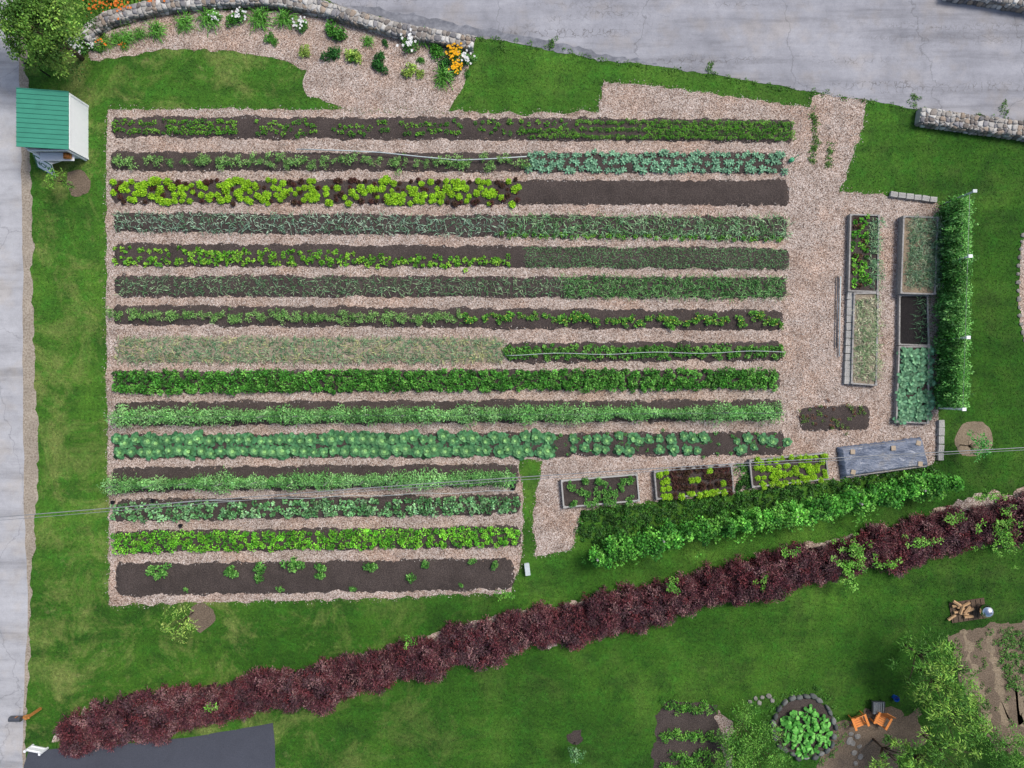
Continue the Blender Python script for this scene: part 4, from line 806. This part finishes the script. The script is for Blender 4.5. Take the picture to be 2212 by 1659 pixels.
for sx in(-1,1):
    for sy in(-1,1): part('leg',lambda bm:bbox(bm,(sx*.28,sy*.28,.13),(.04,.04,.26)),'black',e)
e=empty('bucket',P(1931,1505)); tag(e,'blue plastic bucket on the ground','bucket')
part('body',lambda bm:(tube(bm,[(0,0,0),(0,0,.3)],[.12,.16],14,False),tube(bm,[(0,0,.02),(0,0,.04)],[.115,.12],14)),'blue',e); part('handle',lambda bm:tube(bm,[(.16,0,.3),(.1,.08,.33),(-.1,.08,.33),(-.16,0,.3)],.01,5),'grey',e)
# ---------------- scattered chips & grass
n=200000; p=R.uniform((180,20),(2040,1310),size=(n,2)); ok=inpoly(p,chipmain)|inpoly(p,chip2)
p=p[ok]
for q in bedq: p=p[~inpoly(p,q)]
edge=seg(list(chipmain)+[chipmain[0]],2.0); edge=edge+R.normal(size=edge.shape)*3.5; p=np.concatenate([p,edge])
inb=np.zeros(len(p),bool)
for q in bedo: inb|=inpoly(p,q)
kp=~(inb&(R.uniform(size=len(p))<.55)); p=p[kp]; inb=inb[kp]
n=len(p); c=PW(p); c[:,2]=R.uniform(.012,.03,n)+inb*R.uniform(.03,.06,n); th=R.uniform(0,6.283,n); d=np.stack([np.cos(th),np.sin(th),R.normal(size=n)*.12],1)
lm=LM(); cl=mx(n,C(206,192,182),C(180,163,151),C(224,213,205),C(146,129,118),C(104,89,80),C(198,170,148),C(240,234,228)); lm.quad(c,d,R.uniform(.04,.13,n),R.uniform(.016,.038,n),cl,0,.25)
tag(new('wood_chips',lm.mesh('wood_chips',M['chip'])),'loose pale wood chips scattered over the paths','wood chips',kind='stuff')
n=380000; p=R.uniform((-60,-60),(2270,1720),size=(n,2))
for q in blk: p=p[~inpoly(p,q)]
ex=[seg(list(q)+[q[0]],3.)for q in (chipmain,chip2,hs)]; ex=np.concatenate(ex); ex=ex[R.uniform(size=len(ex))>.3]
ex=np.repeat(ex,3,0); ex=ex+R.normal(size=ex.shape)*2.8
for q in bedq: ex=ex[~inpoly(ex,q)]
p=np.concatenate([p,ex]); n=len(p); c=PW(p); th=R.uniform(0,6.283,n); e_=R.uniform(.15,1.,n); d=np.stack([np.cos(th)*np.cos(e_),np.sin(th)*np.cos(e_),np.sin(e_)],1)
lm=LM(); g_=np.clip(.62+R.normal(size=(n,1))*.26,.15,1.); cl=np.repeat(g_,3,1)*(1+R.normal(size=(n,3))*[.14,.04,.1]); lm.quad(c,d,R.uniform(.04,.11,n),R.uniform(.018,.042,n),cl,.2,.5)
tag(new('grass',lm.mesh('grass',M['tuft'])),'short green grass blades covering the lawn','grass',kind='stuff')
# ---------------- light, camera
sc=bpy.context.scene
w=bpy.data.worlds.new("World"); sc.world=w; w.use_nodes=True; nt=w.node_tree; sky=nt.nodes.new('ShaderNodeTexSky'); sky.sky_type='NISHITA'; sky.sun_disc=False
el=math.radians(54); az=math.radians(50); sky.sun_elevation=el; sky.sun_rotation=az; sky.air_density=1.; sky.dust_density=3.
nt.links.new(sky.outputs[0],nt.nodes['Background'].inputs[0]); nt.nodes['Background'].inputs[1].default_value=.15
sl=bpy.data.lights.new('sun','SUN'); sl.energy=3.0; sl.angle=math.radians(20); sl.color=(1,.96,.91); so=bpy.data.objects.new('sun',sl); col.objects.link(so)
dv=Vector((math.sin(az)*math.cos(el),math.cos(az)*math.cos(el),math.sin(el))); so.rotation_euler=dv.to_track_quat('Z','Y').to_euler(); so.location=dv*60
cd=bpy.data.cameras.new('camera'); cd.sensor_width=36; cd.lens=18/(27.65/H); cd.clip_end=2000; co=bpy.data.objects.new('camera',cd); col.objects.link(co); co.location=(0,0,H); sc.camera=co
sc.view_settings.view_transform='Standard'; sc.view_settings.look='None'; sc.view_settings.exposure=0
